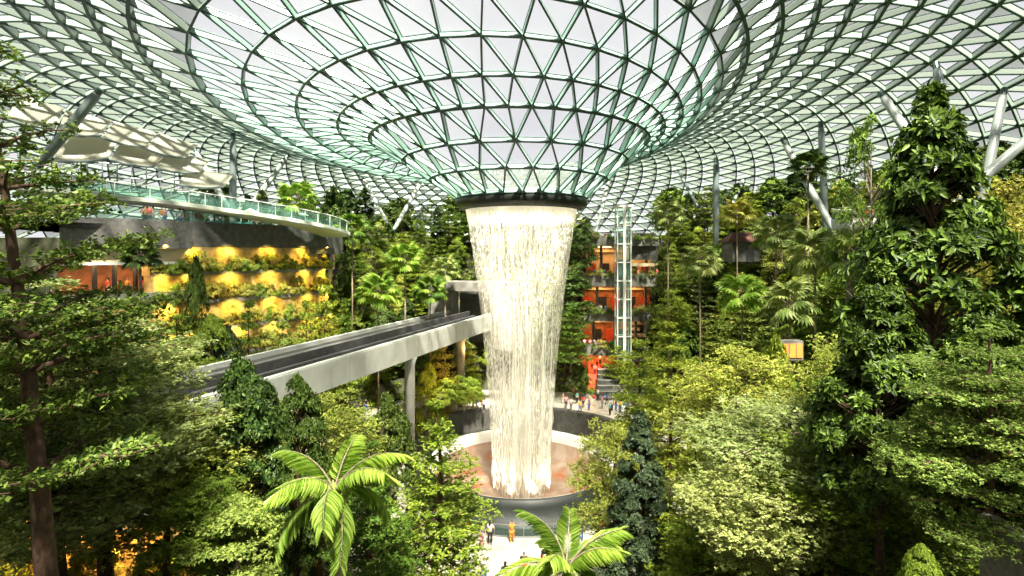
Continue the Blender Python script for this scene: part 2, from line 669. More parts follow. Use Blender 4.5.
# ---- glass guard rail in front of the basin
rail = thing('guard_rail', 'curved glass guard rail in front of the basin wall', 'railing', (BX, CY, 0))
m = MB()
RA0, RA1 = math.radians(200), math.radians(340)
m.lathe([(12.3, .08), (12.3, 1.0)], 72, (0, 0), RA0, RA1)
m.build('glass_panel', M_railglass, rail)
m = MB()
m.tube([(12.3 * math.cos(RA0 + (RA1 - RA0) * k / 72), 12.3 * math.sin(RA0 + (RA1 - RA0) * k / 72), 1.03) for k in range(73)], .045, 8)
m.build('top_rail', M_rail, rail)
m = MB()
m.tube([(12.3 * math.cos(RA0 + (RA1 - RA0) * k / 72), 12.3 * math.sin(RA0 + (RA1 - RA0) * k / 72), .04) for k in range(73)], .07, 8)
m.build('base_shoe', M_rail, rail)
for k in range(0, 25):
    a = RA0 + (RA1 - RA0) * k / 24
    m = MB()
    m.box((12.3 * math.cos(a), 12.3 * math.sin(a), .54), (.05, .05, 1.0), a)
    m.build('post', M_rail, rail)

# ================================================================ waterfall
def fallmat(name, top, mid, bot, sx, sy, seed, base=0.0):
    mm = bpy.data.materials.new(name)
    mm.use_nodes = True
    nt = mm.node_tree
    N, L = nt.nodes, nt.links
    for n in list(N):
        N.remove(n)
    out = N.new('ShaderNodeOutputMaterial')
    uv = N.new('ShaderNodeTexCoord')
    mp = N.new('ShaderNodeMapping')
    mp.inputs['Scale'].default_value = (sx, sy, 1)
    mp.inputs['Location'].default_value = (seed, seed * 2, 0)
    nz = N.new('ShaderNodeTexNoise')
    nz.inputs['Scale'].default_value = 1.0
    nz.inputs['Detail'].default_value = 5
    nz.inputs['Roughness'].default_value = 0.65
    L.new(uv.outputs['UV'], mp.inputs['Vector'])
    L.new(mp.outputs[0], nz.inputs['Vector'])
    sp = N.new('ShaderNodeSeparateXYZ')
    L.new(uv.outputs['UV'], sp.inputs[0])
    dens = N.new('ShaderNodeValToRGB')      # how much water by height of the fall (0 bottom, 1 top)
    cr = dens.color_ramp
    cr.elements[0].position = 0.0
    cr.elements[0].color = (bot,) * 3 + (1,)
    cr.elements[1].position = 1.0
    cr.elements[1].color = (top,) * 3 + (1,)
    for p_, v_ in ((.30, (bot + mid) / 2), (.5, mid), (.9, mid * .99), (.965, top * .8)):
        e = cr.elements.new(p_)
        e.color = (v_,) * 3 + (1,)
    dv = N.new('ShaderNodeMath')
    dv.operation = 'DIVIDE'
    dv.inputs[1].default_value = 30.0
    L.new(sp.outputs['Y'], dv.inputs[0])
    L.new(dv.outputs[0], dens.inputs['Fac'])
    ad = N.new('ShaderNodeMath')
    ad.operation = 'ADD'
    L.new(nz.outputs['Fac'], ad.inputs[0])
    L.new(dens.outputs['Color'], ad.inputs[1])
    st = N.new('ShaderNodeMapRange')
    st.inputs['From Min'].default_value = 0.93
    st.inputs['From Max'].default_value = 1.14
    st.inputs['To Min'].default_value = base
    L.new(ad.outputs[0], st.inputs['Value'])
    d = N.new('ShaderNodeBsdfDiffuse')
    d.inputs['Color'].default_value = (0.96, 0.93, 0.82, 1)
    t2 = N.new('ShaderNodeBsdfTranslucent')
    t2.inputs['Color'].default_value = (0.96, 0.93, 0.82, 1)
    m1 = N.new('ShaderNodeMixShader')
    m1.inputs[0].default_value = .45
    L.new(d.outputs[0], m1.inputs[1])
    L.new(t2.outputs[0], m1.inputs[2])
    tr = N.new('ShaderNodeBsdfTransparent')
    m2 = N.new('ShaderNodeMixShader')
    L.new(st.outputs[0], m2.inputs[0])
    L.new(tr.outputs[0], m2.inputs[1])
    L.new(m1.outputs[0], m2.inputs[2])
    L.new(m2.outputs[0], out.inputs['Surface'])
    return mm


def sheet(name, prof, mm, parent, n=96, jit=0.0, seed=1):
    """vertical sheet of water with a UV laid out in metres"""
    rnd = random.Random(seed)
    me = bpy.data.meshes.new(name)
    vs, fs = [], []
    k = len(prof)
    wob = [rnd.uniform(-1, 1) * jit for _ in range(n)]
    for i in range(n + 1):
        a = 2 * PI * i / n
        for r, z in prof:
            rr = r + wob[i % n]
            vs.append((rr * math.cos(a), rr * math.sin(a), z))
    uvs = []
    for i in range(n):
        for j in range(k - 1):
            fs.append((i * k + j, (i + 1) * k + j, (i + 1) * k + j + 1, i * k + j + 1))
            u0, u1 = i / n * 2 * PI * 5, (i + 1) / n * 2 * PI * 5
            za, zb = prof[j][1], prof[j + 1][1]
            uvs += [(u0, za), (u1, za), (u1, zb), (u0, zb)]
    me.from_pydata(vs, [], fs)
    ul = me.uv_layers.new(name='UVMap')
    ul.data.foreach_set('uv', [c for u in uvs for c in u])
    me.materials.append(mm)
    me.polygons.foreach_set('use_smooth', [True] * len(me.polygons))
    me.update()
    return link(name, me, parent)


fall = thing('waterfall', 'tall white waterfall pouring from the roof ring into the basin', 'waterfall', (BX, CY, 0))
fall['kind'] = 'stuff'
H = EYE + 5.0
prof = []
for i in range(15):
    t = i / 14
    z = -1.8 + (H + 1.8) * t
    # radius narrows from 5.95 at the lip to 3.2 at the foot, fastest near the top
    r = 3.15 + (5.98 - 3.15) * (t ** 1.9)
    prof.append((r, z))
sheet('outer_sheet', prof, fallmat('water_outer', .95, .418, .40, 8.5, .24, 3.1, .13), fall, 120, .04, 1)
sheet('middle_sheet', [(r * .86, z) for r, z in prof], fallmat('water_middle', .8, .395, .37, 4.0, .12, 9.4), fall, 100, .10, 2)
sheet('inner_sheet', [(r * .62, z) for r, z in prof], fallmat('water_inner', .6, .37, .49, 2.5, .08, 17.7), fall, 80, .25, 3)

# separate streams and drops
rng = np.random.default_rng(5)
M_drop = bpy.data.materials.new('water_drops')
M_drop.use_nodes = True
nt = M_drop.node_tree
b = nt.nodes['Principled BSDF']
b.inputs['Base Color'].default_value = (0.95, 0.93, 0.84, 1)
b.inputs['Roughness'].default_value = .4
V = []
for i in range(9000):
    t = rng.uniform(0.0, 1.0)
    z = -1.0 + (H + .6) * t
    f = (z + 1.8) / (H + 1.8)
    R0 = 3.15 + (5.98 - 3.15) * (max(f, 0) ** 1.9)
    r = R0 * (rng.uniform(.25, 1.0) ** .35) + rng.normal(0, .04)
    a = rng.uniform(0, 2 * PI)
    L = rng.uniform(.15, .6) * (2.4 if f < .4 else 1.2)
    w_ = rng.uniform(.008, .022) * (1.7 if f < .4 else 1)
    x, y = r * math.cos(a), r * math.sin(a)
    s = .03 * L
    V += [(x, y, z + L / 2), (x - w_, y - w_ * .6, z), (x + w_, y - w_ * .6, z), (x, y + w_, z), (x, y, z - L / 2)]
me = quads_mesh('falling_drops', np.array(V), 5, [(0, 1, 2), (0, 2, 3), (0, 3, 1), (4, 2, 1), (4, 3, 2), (4, 1, 3)], M_drop)
link('falling_drops', me, fall)
# foaming streams in the lower half
V = []
for i in range(64):
    a = rng.uniform(0, 2 * PI)
    r = rng.choice([rng.uniform(.4, 1.4), rng.uniform(1.6, 3.0)])
    z1 = rng.uniform(8, 21)
    V.append((a, r, z1))
m = MB()
for a, r, z1 in V:
    x, y = r * math.cos(a), r * math.sin(a)
    ww = random.Random(int(a * 1000)).uniform(.06, .20)
    m.tube([(x * 1.15, y * 1.15, z1), (x * 1.08, y * 1.08, z1 * .6), (x, y, z1 * .25), (x, y, -2.5)], [.01, ww * .6, ww, ww * 1.2], 6)
m.build('foaming_streams', M_drop, fall, True)
# fill lights added to brighten the fall, behind the lip and at its foot
for k in range(8):
    a = 2 * PI * (k + .5) / 8
    for (r, z, e_, dn) in ((4.9, EYE + 4.9, 900, -1), (3.0, -.5, 700, 1)):
        l = bpy.data.lights.new('fall_fill_light', 'SPOT')
        l.energy = e_
        l.color = (1, .93, .74)
        l.spot_size = math.radians(110)
        l.spot_blend = .6
        l.shadow_soft_size = .3
        o = bpy.data.objects.new('fall_fill_light', l)
        COL.objects.link(o)
        o.location = (BX + r * math.cos(a), CY + r * math.sin(a), z)
        o.rotation_euler = Vector((-.12 * math.cos(a) * dn, -.12 * math.sin(a) * dn, -dn)).to_track_quat('Z', 'Y').to_euler()

# ================================================================ train viaduct
nearA, dirB = Vector((-17.0, 37.0, 0)), Vector((0.322, 0.947, 0)).normalized()
perpB = Vector((-dirB.y, dirB.x, 0))      # towards the far side
ZB = EYE - 8.7
Wv = 6.9
viad = thing('train_viaduct', 'long pale concrete train viaduct crossing beside the waterfall', 'bridge', (nearA.x, nearA.y, 0))


def vp(s, off, z):
    """point on the viaduct: s metres along, off metres from the near face"""
    p = nearA + dirB * s + perpB * off
    return Vector((p.x - nearA.x, p.y - nearA.y, z))


SS = [-24 + 2.4 * k for k in range(29)]   # runs from behind the left trees to the tunnel
SE = SS[-1]


def sweep(mb, o0, o1, z0, z1, s0=SS[0], s1=SE, mi=0):
    a, b = s0, s1
    vs = [vp(a, o0, z0), vp(a, o1, z0), vp(a, o1, z1), vp(a, o0, z1), vp(b, o0, z0), vp(b, o1, z0), vp(b, o1, z1), vp(b, o0, z1)]
    mb.add(vs, [(0, 1, 2, 3), (7, 6, 5, 4), (0, 4, 5, 1), (1, 5, 6, 2), (2, 6, 7, 3), (3, 7, 4, 0)], mi)


for k in range(len(SS) - 1):                 # cladding panels of the near face, joint by joint
    m = MB()
    sweep(m, -.08, .22, ZB - 2.2, ZB, SS[k] + .03, SS[k + 1] - .03)
    m.build('fascia_panel', M_concrete, viad)
m = MB()
sweep(m, 0.0, .45, ZB, ZB + .10)
m.build('near_parapet', M_concrete, viad)
m = MB()
sweep(m, Wv - .35, Wv, ZB - 2.2, ZB + .35)
m.build('far_parapet', M_concrete, viad)
m = MB()
sweep(m, .22, Wv - .35, ZB - 1.2, ZB - .55)
m.build('deck', M_track, viad)
m = MB()
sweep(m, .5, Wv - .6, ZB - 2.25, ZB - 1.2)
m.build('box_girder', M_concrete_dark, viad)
for o0 in (.75, 2.35, 3.95, 5.3):
    m = MB()
    sweep(m, o0, o0 + .42, ZB - .55, ZB - .22)
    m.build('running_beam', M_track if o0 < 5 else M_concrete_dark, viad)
m = MB()
sweep(m, 3.25, 3.5, ZB - .3, ZB + .38)
m.build('centre_barrier', M_track, viad)
for o0 in (.55, 3.3, 5.9):
    m = MB()
    sweep(m, o0, o0 + .07, ZB - .12, ZB + .02 if o0 < 5 else ZB + .1)
    m.build('guide_rail', M_rail, viad)
for k in range(24):
    m = MB()
    s = SS[0] + 1 + k * 2.8
    sweep(m, 1.45, 1.85, ZB - .55, ZB - .34, s, s + .5)
    m.build('track_box', M_white, viad)
for (u, d, w_, lab, mt) in ((410, 57, .5, None, M_concrete), (461, 72.5, .55, None, M_concrete_dark)):
    x = (u - 512) / FPX * d
    m = MB()
    zt = ZB - 2.2
    m.tube([(x - nearA.x, d - nearA.y, -.5), (x - nearA.x, d - nearA.y, zt - .8), (x - nearA.x, d - nearA.y, zt)], [w_, w_, w_ * 1.5], 20)
    m.build('pier', mt, viad, True)

# ---- tunnel portal
por = MB()
pc = nearA + dirB * (SE + .5) + perpB * (Wv / 2)
ang = math.atan2(dirB.y, dirB.x) - PI / 2
ca, sa = math.cos(ang), math.sin(ang)


def porbox(x, y, z, sx, sy, sz, mb):
    mb.box((pc.x + x * ca - y * sa, pc.y + x * sa + y * ca, z), (sx, sy, sz), ang)


porbox(-5.2, 2, ZB - .6, 2.6, 5, 9, por)
porbox(5.2, 2, ZB - .6, 2.6, 5, 9, por)
porbox(0, 2, ZB + 3.9, 14, 5, 1.3, por)
tag(por.build('wall_portal', M_concrete_dark), 'stained concrete tunnel portal where the viaduct ends', None, None, 'structure')
por = MB()
porbox(0, 6, ZB - .6, 8.2, 1, 9, por)
tag(por.build('wall_tunnel', M_darkstone), 'dark back of the train tunnel', None, None, 'structure')
# ================================================================ buildings on the rim
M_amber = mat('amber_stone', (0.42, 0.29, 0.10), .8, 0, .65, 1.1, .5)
M_wood = mat('warm_timber', (0.40, 0.15, 0.06), .5, 0, .5, 1.2)
M_tan = mat('tan_fascia', (0.62, 0.50, 0.30), .6)
M_red = mat('red_carpet', (0.55, 0.07, 0.03), .7, 0, .15, 2)
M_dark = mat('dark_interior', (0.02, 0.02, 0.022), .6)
M_planter = mat('planter_concrete', (0.20, 0.20, 0.17), .8, 0, .3, 1.2, .2)
M_teal = mat('teal_canvas', (0.08, 0.30, 0.28), .6)
M_sail = mat('cream_sail_cloth', (0.50, 0.50, 0.43), .8)
M_steps = mat('step_stone', (0.10, 0.10, 0.095), .5, 0, .3, 2)
M_stepedge = mat('step_edge', (0.45, 0.44, 0.40), .5)
M_lamp = emit('warm_lamp', (1.0, 0.60, 0.22), 9)


nt = M_sail.node_tree
tl = nt.nodes.new('ShaderNodeBsdfTranslucent')
tl.inputs['Color'].default_value = (0.78, 0.78, 0.66, 1)
mxs = nt.nodes.new('ShaderNodeMixShader')
mxs.inputs[0].default_value = .5
nt.links.new(nt.nodes['Principled BSDF'].outputs[0], mxs.inputs[1])
nt.links.new(tl.outputs[0], mxs.inputs[2])
nt.links.new(mxs.outputs[0], nt.nodes['Material Output'].inputs['Surface'])


def area(name, loc, rot, sx, sy, power, col):
    l = bpy.data.lights.new(name, 'AREA')
    l.shape = 'RECTANGLE'
    l.size, l.size_y = sx, sy
    l.energy = power
    l.color = col
    o = bpy.data.objects.new(name, l)
    COL.objects.link(o)
    o.location = loc
    o.rotation_euler = rot
    return o


def poly(uds, z, n=8):
    """smooth plan curve through (u, d) pairs, as points at height z"""
    P = [Vector(((u - 512) / FPX * d, d, z)) for u, d in uds]
    out = []
    for i in range(len(P) - 1):
        p0, p1, p2, p3 = P[max(i - 1, 0)], P[i], P[i + 1], P[min(i + 2, len(P) - 1)]
        for k in range(n):
            t = k / n
            out.append(0.5 * ((2 * p1) + (-p0 + p2) * t + (2 * p0 - 5 * p1 + 4 * p2 - p3) * t * t + (-p0 + 3 * p1 - 3 * p2 + p3) * t ** 3))
    out.append(P[-1])
    return out


# ---- left: amber lit planted wall in tiers (kept as one building)
LB = thing('terrace_building', 'curved terrace building on the left with a golden lit planted wall', 'building', (-27, 58, 0))
LBo = Vector((27, -58, 0))


def lb(mb, name, m_, smooth=False):
    o = mb.build(name, m_, LB, smooth)
    o.data.transform(Matrix.Translation(LBo))
    return o


WL = [(150, 49), (187, 52.5), (240, 57), (290, 62), (322, 67.5)]
LEV = [24.7, 22.0, 19.2, 16.5, 13.8, 11.1, 8.4]
LEDGE = []
for k in range(6):
    path = poly(WL, 0)
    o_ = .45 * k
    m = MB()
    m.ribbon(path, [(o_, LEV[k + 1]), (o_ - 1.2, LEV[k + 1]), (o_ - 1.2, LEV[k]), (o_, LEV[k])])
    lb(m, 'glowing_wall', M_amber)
    m = MB()
    m.ribbon(path, [(o_ - .2, LEV[k + 1] - .05), (o_ + .55, LEV[k + 1] - .05), (o_ + .55, LEV[k + 1] + .3), (o_ + .42, LEV[k + 1] + .3), (o_ + .42, LEV[k + 1] + .1), (o_ - .2, LEV[k + 1] + .1)])
    lb(m, 'planter_ledge', M_planter)
    for i in range(0, len(path)):
        t = (path[min(i + 1, len(path) - 1)] - path[max(i - 1, 0)]).normalized()
        s = Vector((t.y, -t.x, 0))
        LEDGE.append((path[i] + s * (o_ + .25), LEV[k + 1] + .1, s, k))
    if k < 5:
        for i in (2, 8, 14, 20, 26, 31):
            p = path[min(i, len(path) - 1)]
            t = (path[min(i + 1, len(path) - 1)] - path[max(i - 1, 0)]).normalized()
            s = Vector((t.y, -t.x, 0))
            q = p + s * (o_ + 1.1) + Vector((0, 0, LEV[k] + .15))
            l = bpy.data.lights.new('wall_washer', 'SPOT')
            l.energy = 560
            l.color = (1.0, .70, .14)
            l.spot_size = math.radians(130)
            l.spot_blend = .8
            l.shadow_soft_size = .15
            lo = bpy.data.objects.new('wall_washer', l)
            COL.objects.link(lo)
            lo.location = q
            lo.rotation_euler = (Vector((0, 0, 1)) * .75 + s * .55).to_track_quat('Z', 'Y').to_euler()
# grey stone parapets and deck above
PA = [(60, 45), (105, 47), (150, 49), (186, 52)]
PB = [(187, 53.2), (240, 57.5), (290, 62.5), (330, 68)]
m = MB()
m.ribbon(poly(PA, 0), [(.9, 24.5), (.9, 27.1), (.55, 27.1), (-1, 27.0), (-1, 24.5)])
lb(m, 'stone_parapet', M_greystone)
m = MB()
m.ribbon(poly(PB, 0), [(.6, 24.75), (.6, 27.2), (.3, 27.2), (-1, 27.1), (-1, 24.75)])
lb(m, 'dark_parapet', mat('dark_band', (0.075, 0.075, 0.07), .7, 0, .4, 2, .2))
m = MB()
m.ribbon(poly(PA + PB, 0, 6), [(0.2, 26.2), (-14, 26.2), (-14, 26.6), (0.2, 26.6)])
lb(m, 'upper_deck', M_concrete_dark)
m = MB()
m.ribbon(poly(PA, 0), [(.85, 27.1), (.85, 28.1), (.80, 28.1), (.80, 27.1)])
lb(m, 'deck_glass_rail', M_railglass)
m = MB()
m.ribbon(poly(PB, 0), [(.5, 27.2), (.5, 28.2), (.45, 28.2), (.45, 27.2)])
lb(m, 'deck_glass_rail', M_railglass)
# restaurant recess under the stone parapet
m = MB()
m.ribbon(poly(PA, 0), [(.4, 23.3), (.4, 24.5), (.1, 24.5), (.1, 23.3)])
lb(m, 'tan_fascia', M_tan)
m = MB()
m.ribbon(poly(PA, 0), [(.5, 23.05), (.5, 23.3), (-.2, 23.3), (-.2, 23.05)])
lb(m, 'canopy_edge', M_white)
m = MB()
m.ribbon(poly(PA, 0), [(-5, 20.0), (-5, 24.4), (-5.3, 24.4), (-5.3, 20.0)])
lb(m, 'back_wall', M_wood)
m = MB()
m.ribbon(poly(PA, 0), [(1.2, 19.6), (1.2, 20.6), (.9, 20.6), (.9, 20.1), (-5.3, 20.1), (-5.3, 19.6)])
lb(m, 'restaurant_floor', M_planter)
m = MB()
m.ribbon(poly(PA, 0), [(1.0, 8), (1.0, 19.6), (0, 19.6), (0, 8)])
lb(m, 'lower_wall', M_amber)
for u, d in ((80, 46.5), (120, 48.5), (160, 51)):
    p = px(u, 252, d)
    area('restaurant_lamp', (p.x, p.y, 23.2), (0, 0, 0), 3, 1.5, 260, (1, .62, .3))
for u, d in ((92, 47), (112, 48), (133, 49), (156, 50.5), (176, 52)):
    p = px(u, 252, d)
    m = MB()
    m.box((p.x, p.y + .3, 21.7), (.28, .28, 3.3))
    lb(m, 'column', M_dark)
# dark loggia at the right end of the building
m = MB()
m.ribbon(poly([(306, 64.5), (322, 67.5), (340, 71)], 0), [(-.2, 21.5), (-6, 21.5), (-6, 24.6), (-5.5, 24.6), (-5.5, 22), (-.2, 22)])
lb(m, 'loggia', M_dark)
m = MB()
m.ribbon(poly([(306, 64.5), (322, 67.5), (340, 71)], 0), [(.4, 24.0), (.4, 26.2), (-5, 26.2), (-5, 24.0)])
lb(m, 'loggia_lintel', M_darkstone)
for u, d in ((309, 65.3), (319, 67), (330, 69.2)):
    p = px(u, 270, d)
    m = MB()
    m.tube([(p.x, p.y, 20.5), (p.x, p.y, 24.1)], .28, 12)
    lb(m, 'column', M_concrete_dark)
# things on the deck: teal kiosk canopies
for k, (u, v, d) in enumerate(((196, 219, 60), (214, 219, 61), (232, 221, 62), (250, 224, 63))):
    p = px(u, v, d)
    t = thing('kiosk', ['leftmost', 'second', 'third', 'rightmost'][k] + ' of four teal panelled kiosks on the left upper deck', 'kiosk', (p.x, p.y, 26.6), -.6, 'teal kiosks on the upper deck')
    m = MB()
    m.box((0, 0, .55), (1.7, 1.3, 1.1))
    m.build('counter', M_teal, t)
    m = MB()
    m.add([(-1, -.8, 2.1), (1, -.8, 2.1), (1, .8, 2.1), (-1, .8, 2.1), (0, 0, 2.75)], [(0, 1, 4), (1, 2, 4), (2, 3, 4), (3, 0, 4), (3, 2, 1, 0)])
    m.build('awning', M_white if k % 2 else M_teal, t)
    for sx in (-.8, .8):
        for sy in (-.6, .6):
            m = MB()
            m.tube([(sx, sy, 0), (sx, sy, 2.12)], .04, 6)
            m.build('post', M_white, t)

# ---- elevated canopy walkway
WK = [(20, 47), (70, 49), (112, 51.5), (160, 53), (205, 55), (250, 57), (290, 59.5), (318, 62.2), (336, 66)]
WZ = [29.8, 29.7, 29.5, 29.2, 28.8, 28.3, 27.75, 27.2, 26.6]
pth = poly(WK, 0, 8)
for i, p in enumerate(pth):
    f = i / 8
    k = min(int(f), len(WZ) - 2)
    p.z = WZ[k] + (WZ[k + 1] - WZ[k]) * (f - k)
walk = thing('elevated_walkway', 'pale curved elevated walkway with glass sides above the golden wall', 'walkway', (pth[0].x, pth[0].y, 26))
wo = -Vector((pth[0].x, pth[0].y, 26))
for nm, sec, mt_ in (('deck', [(1.7, -.55), (1.9, -.35), (1.9, .0), (1.7, .05), (-1.7, .05), (-1.9, 0), (-1.9, -.35), (-1.7, -.55)], mat('walkway_paint', (0.55, 0.60, 0.50), .5)),
                     ('glass_side', [(1.78, .05), (1.78, 1.2), (1.74, 1.2), (1.74, .05)], M_railglass),
                     ('glass_side', [(-1.78, .05), (-1.78, 1.2), (-1.74, 1.2), (-1.74, .05)], M_railglass),
                     ('hand_rail', [(1.82, 1.18), (1.82, 1.26), (1.72, 1.26), (1.72, 1.18)], M_white)):
    m = MB()
    m.ribbon([p + wo for p in pth], sec)
    m.build(nm, mt_, walk)
for i in range(2, len(pth), 3):
    p = pth[i]
    t_ = (pth[min(i + 1, len(pth) - 1)] - pth[i - 1]).normalized()
    s = Vector((t_.y, -t_.x, 0)).normalized()
    m = MB()
    m.tube([p + wo + s * 1.76, p + wo + s * 1.76 + Vector((0, 0, 1.2))], .035, 6)
    m.build('rail_post', M_white, walk)

# ---- lattice gallery and cream sun sails under the left roof
gal = thing('lattice_gallery', 'thin steel lattice gallery below the cream sun sails', 'gallery', px(150, 192, 80))
go = -px(150, 192, 80)
for zz, nm in ((0.0, 'lower_chord'), (2.3, 'middle_chord'), (4.6, 'upper_chord')):
    m = MB()
    a, b = px(40, 192, 76) + Vector((0, 0, zz)) + go, px(215, 192, 84) + Vector((0, 0, zz * .75)) + go
    m.tube([a, b], .11, 8)
    m.build(nm, M_tubegrey, gal)
for k in range(13):
    f = k / 12
    a = px(40, 192, 76).lerp(px(215, 192, 84), f) + go
    m = MB()
    m.tube([a, a + Vector((0, 0, 4.6 - 1.1 * f))], .09, 6)
    m.build('post', M_tubegrey, gal)
    if k % 3 == 0 and k < 12:
        b = px(40, 192, 76).lerp(px(215, 192, 84), f + .2) + go
        m = MB()
        m.tube([a, b + Vector((0, 0, 4.2 - 1.1 * f))], .09, 6)
        m.build('brace', M_tubegrey, gal)
SAILS = [((66, 112), (110, 122), (100, 134), (58, 133)), ((114, 123), (157, 134), (143, 146), (104, 137)), ((160, 135), (196, 147), (183, 157), (148, 148)),
         ((60, 136), (118, 140), (105, 158), (56, 160)), ((122, 142), (166, 152), (152, 166), (112, 159)), ((168, 153), (208, 162), (196, 172), (156, 167)),
         ((20, 96), (62, 110), (52, 128), (8, 118)), ((186, 170), (232, 176), (222, 186), (180, 184))]
SN = ['upper left cream sun sail beside the strut', 'upper middle cream sun sail', 'upper right cream sun sail below the roof edge', 'lower left cream sun sail', 'lower middle cream sun sail',
      'lower right cream sun sail over the lattice gallery', 'outermost pale sun sail behind the left edge tree', 'small pale sun sail behind the white strut']
for k, q in enumerate(SAILS):
    d0 = 58
    pts = [px(q[0][0], q[0][1] - 2, d0), px(q[1][0] + 2, q[1][1] - 2, d0 + 2), px(q[2][0] + 2, q[2][1] + 1, d0 - 1), px(q[3][0] - 2, q[3][1] + 1, d0 - 3)]
    t = thing('sun_sail', SN[k], 'sun sail', pts[3], 0, 'sun sails under the left roof')
    c = pts[3].copy()
    vs, fs = [], []
    n = 8
    for i in range(n + 1):
        for j in range(n + 1):
            a, b = i / n, j / n
            p = (pts[0] * (1 - a) + pts[1] * a) * (1 - b) + (pts[3] * (1 - a) + pts[2] * a) * b
            p = p - Vector((0, 0, .18 * math.sin(a * PI) * (.4 + .6 * b)))
            vs.append(p - c)
    for i in range(n):
        for j in range(n):
            fs.append((i * (n + 1) + j, i * (n + 1) + j + 1, (i + 1) * (n + 1) + j + 1, (i + 1) * (n + 1) + j))
    m = MB()
    m.add(vs, fs)
    o = m.build('cloth', M_sail, t, True)
    o.modifiers.new('thick', 'SOLIDIFY').thickness = .04
    m = MB()
    m.tube([vs[j] for j in range(n, (n + 1) * (n + 1), n + 1)], .12, 6)
    m.build('hem_pole', M_tubegrey, t)

# ---- right: balcony building with lit floors
RB = thing('balcony_building', 'four storey balcony building with orange lit floors right of the waterfall', 'building', (17.5, 88, 3.5))
ro = -Vector((17.5, 88, 3.5))


def rb(mb, name, m_):
    o = mb.build(name, m_, RB)
    o.data.transform(Matrix.Translation(ro))
    return o


DB = 85.0
bx = lambda u: (u - 512) / FPX * DB
FLO = [(591, 664, 26.7, 1.4), (586, 664, 20.9, 2.0), (584, 652, 15.2, 1.8), (580, 634, 9.7, 1.6)]   # u0, u1, top of parapet, its height
for k, (u0, u1, zt, hp) in enumerate(FLO):
    x0, x1 = bx(u0), bx(u1)
    xm, wx = (x0 + x1) / 2, x1 - x0
    m = MB()
    m.ribbon([(x0, 94, 0), (x0 + .1, DB + 1.2, 0), (x0 + 1, DB, 0), (xm, DB - .7, 0), (x1 - 1, DB, 0), (x1, DB + 1.2, 0), (x1, 94, 0)], [(0, zt - hp), (0, zt), (-.35, zt), (-.35, zt - hp)])
    rb(m, 'parapet', M_planter)
    m = MB()
    m.box((xm, 90, zt - .95 - (hp - .95) / 2), (wx, 9.0, hp - .95))
    rb(m, 'floor_slab', M_concrete_dark)
    nz_ = FLO[k + 1][2] if k < 3 else 3.5
    m = MB()
    ztop = zt - hp
    m.box((xm, 92.5, (ztop + nz_ - 1) / 2), (wx - .5, .3, ztop - nz_ + 1.0))
    rb(m, 'lit_back_wall', M_wood if k else M_tan)
    for sx in range(3):
        m = MB()
        m.box((x0 + wx * (.18 + .32 * sx), 87.8, (ztop + nz_ - 1) / 2), (.4, .4, ztop - nz_ + 1))
        rb(m, 'column', M_concrete_dark)
    for sx in range(5):                                # shop windows and doors in the back wall
        m = MB()
        m.box((x0 + wx * (.1 + .2 * sx), 92.2, nz_ + .3), (wx * .13, .2, 2.4))
        rb(m, 'shop_window', M_dark if sx % 2 else M_red)
    m = MB()
    m.box((xm, 91.8, ztop - .8), (wx - .6, .5, .35))
    rb(m, 'sign_band', M_tan)
    for sx in range(2):
        m = MB()
        xx = x0 + wx * (.25 + .45 * sx)
        m.box((xx, 90, ztop - .16), (wx * .18, 2.0, .10))
        rb(m, 'light_panel', M_lamp)
    area('floor_lamp_glow', (xm, 89.5, ztop - .3), (0, 0, 0), wx * .7, 3, [240, 200, 200, 200][k], (1, .40, .16))
m = MB()
m.box((bx(643), 85.6, 25.2), (bx(657) - bx(630), .5, 4.2))
rb(m, 'stone_panel', M_darkstone)
m = MB()
m.box((bx(643), 85.5, 22.3), (bx(660) - bx(628), .5, .5))
rb(m, 'tan_band', M_tan)
m = MB()
m.add([(bx(583), 80, 3.62), (bx(606), 80, 3.62), (bx(604), 92, 6.0), (bx(594), 92, 6.0)], [(0, 1, 2, 3)])
m.add([(bx(583), 80, 3.3), (bx(606), 80, 3.3), (bx(604), 92, 5.6), (bx(594), 92, 5.6)], [(3, 2, 1, 0)])
rb(m, 'red_carpet_ramp', M_red)
area('ramp_lamp', (bx(598), 87, 8.0), (0, 0, 0), 3, 4, 350, (1, .35, .12))

# ---- glass lift shaft
lf = thing('glass_lift', 'slim glass lift shaft with white frame in front of the balcony building', 'lift', (*px(623, 300, 81).xy, 3.5))
H_ = 31.0 - 3.5
for sx in (-1.0, 1.0):
    for sy in (-.9, .9):
        m = MB()
        m.box((sx, sy, H_ / 2), (.16, .16, H_))
        m.build('corner_post', M_white, lf)
m = MB()
m.box((0, -1.1, H_ / 2), (.42, .3, H_))
m.build('front_mullion', M_white, lf)
for k in range(11):
    m = MB()
    z = H_ * k / 10
    m.box((0, -.95, z), (2.2, .12, .16))
    m.box((0, .95, z), (2.2, .12, .16))
    m.box((-1.03, 0, z), (.12, 1.9, .16))
    m.box((1.03, 0, z), (.12, 1.9, .16))
    m.build('ring_frame', M_white, lf)
m = MB()
for sx in (-1.0, 1.0):
    m.box((sx, 0, H_ / 2), (.03, 1.7, H_ - .3))
m.box((0, -.9, H_ / 2), (1.9, .03, H_ - .3))
m.build('glass_skin', M_railglass, lf)
m = MB()
m.box((0, 0, H_ + .15), (2.5, 2.3, .3))
m.build('roof_cap', M_white, lf)
m = MB()
m.box((0, 0, 18.5), (1.7, 1.5, 2.4))
m.build('lift_car', M_tubegrey, lf)

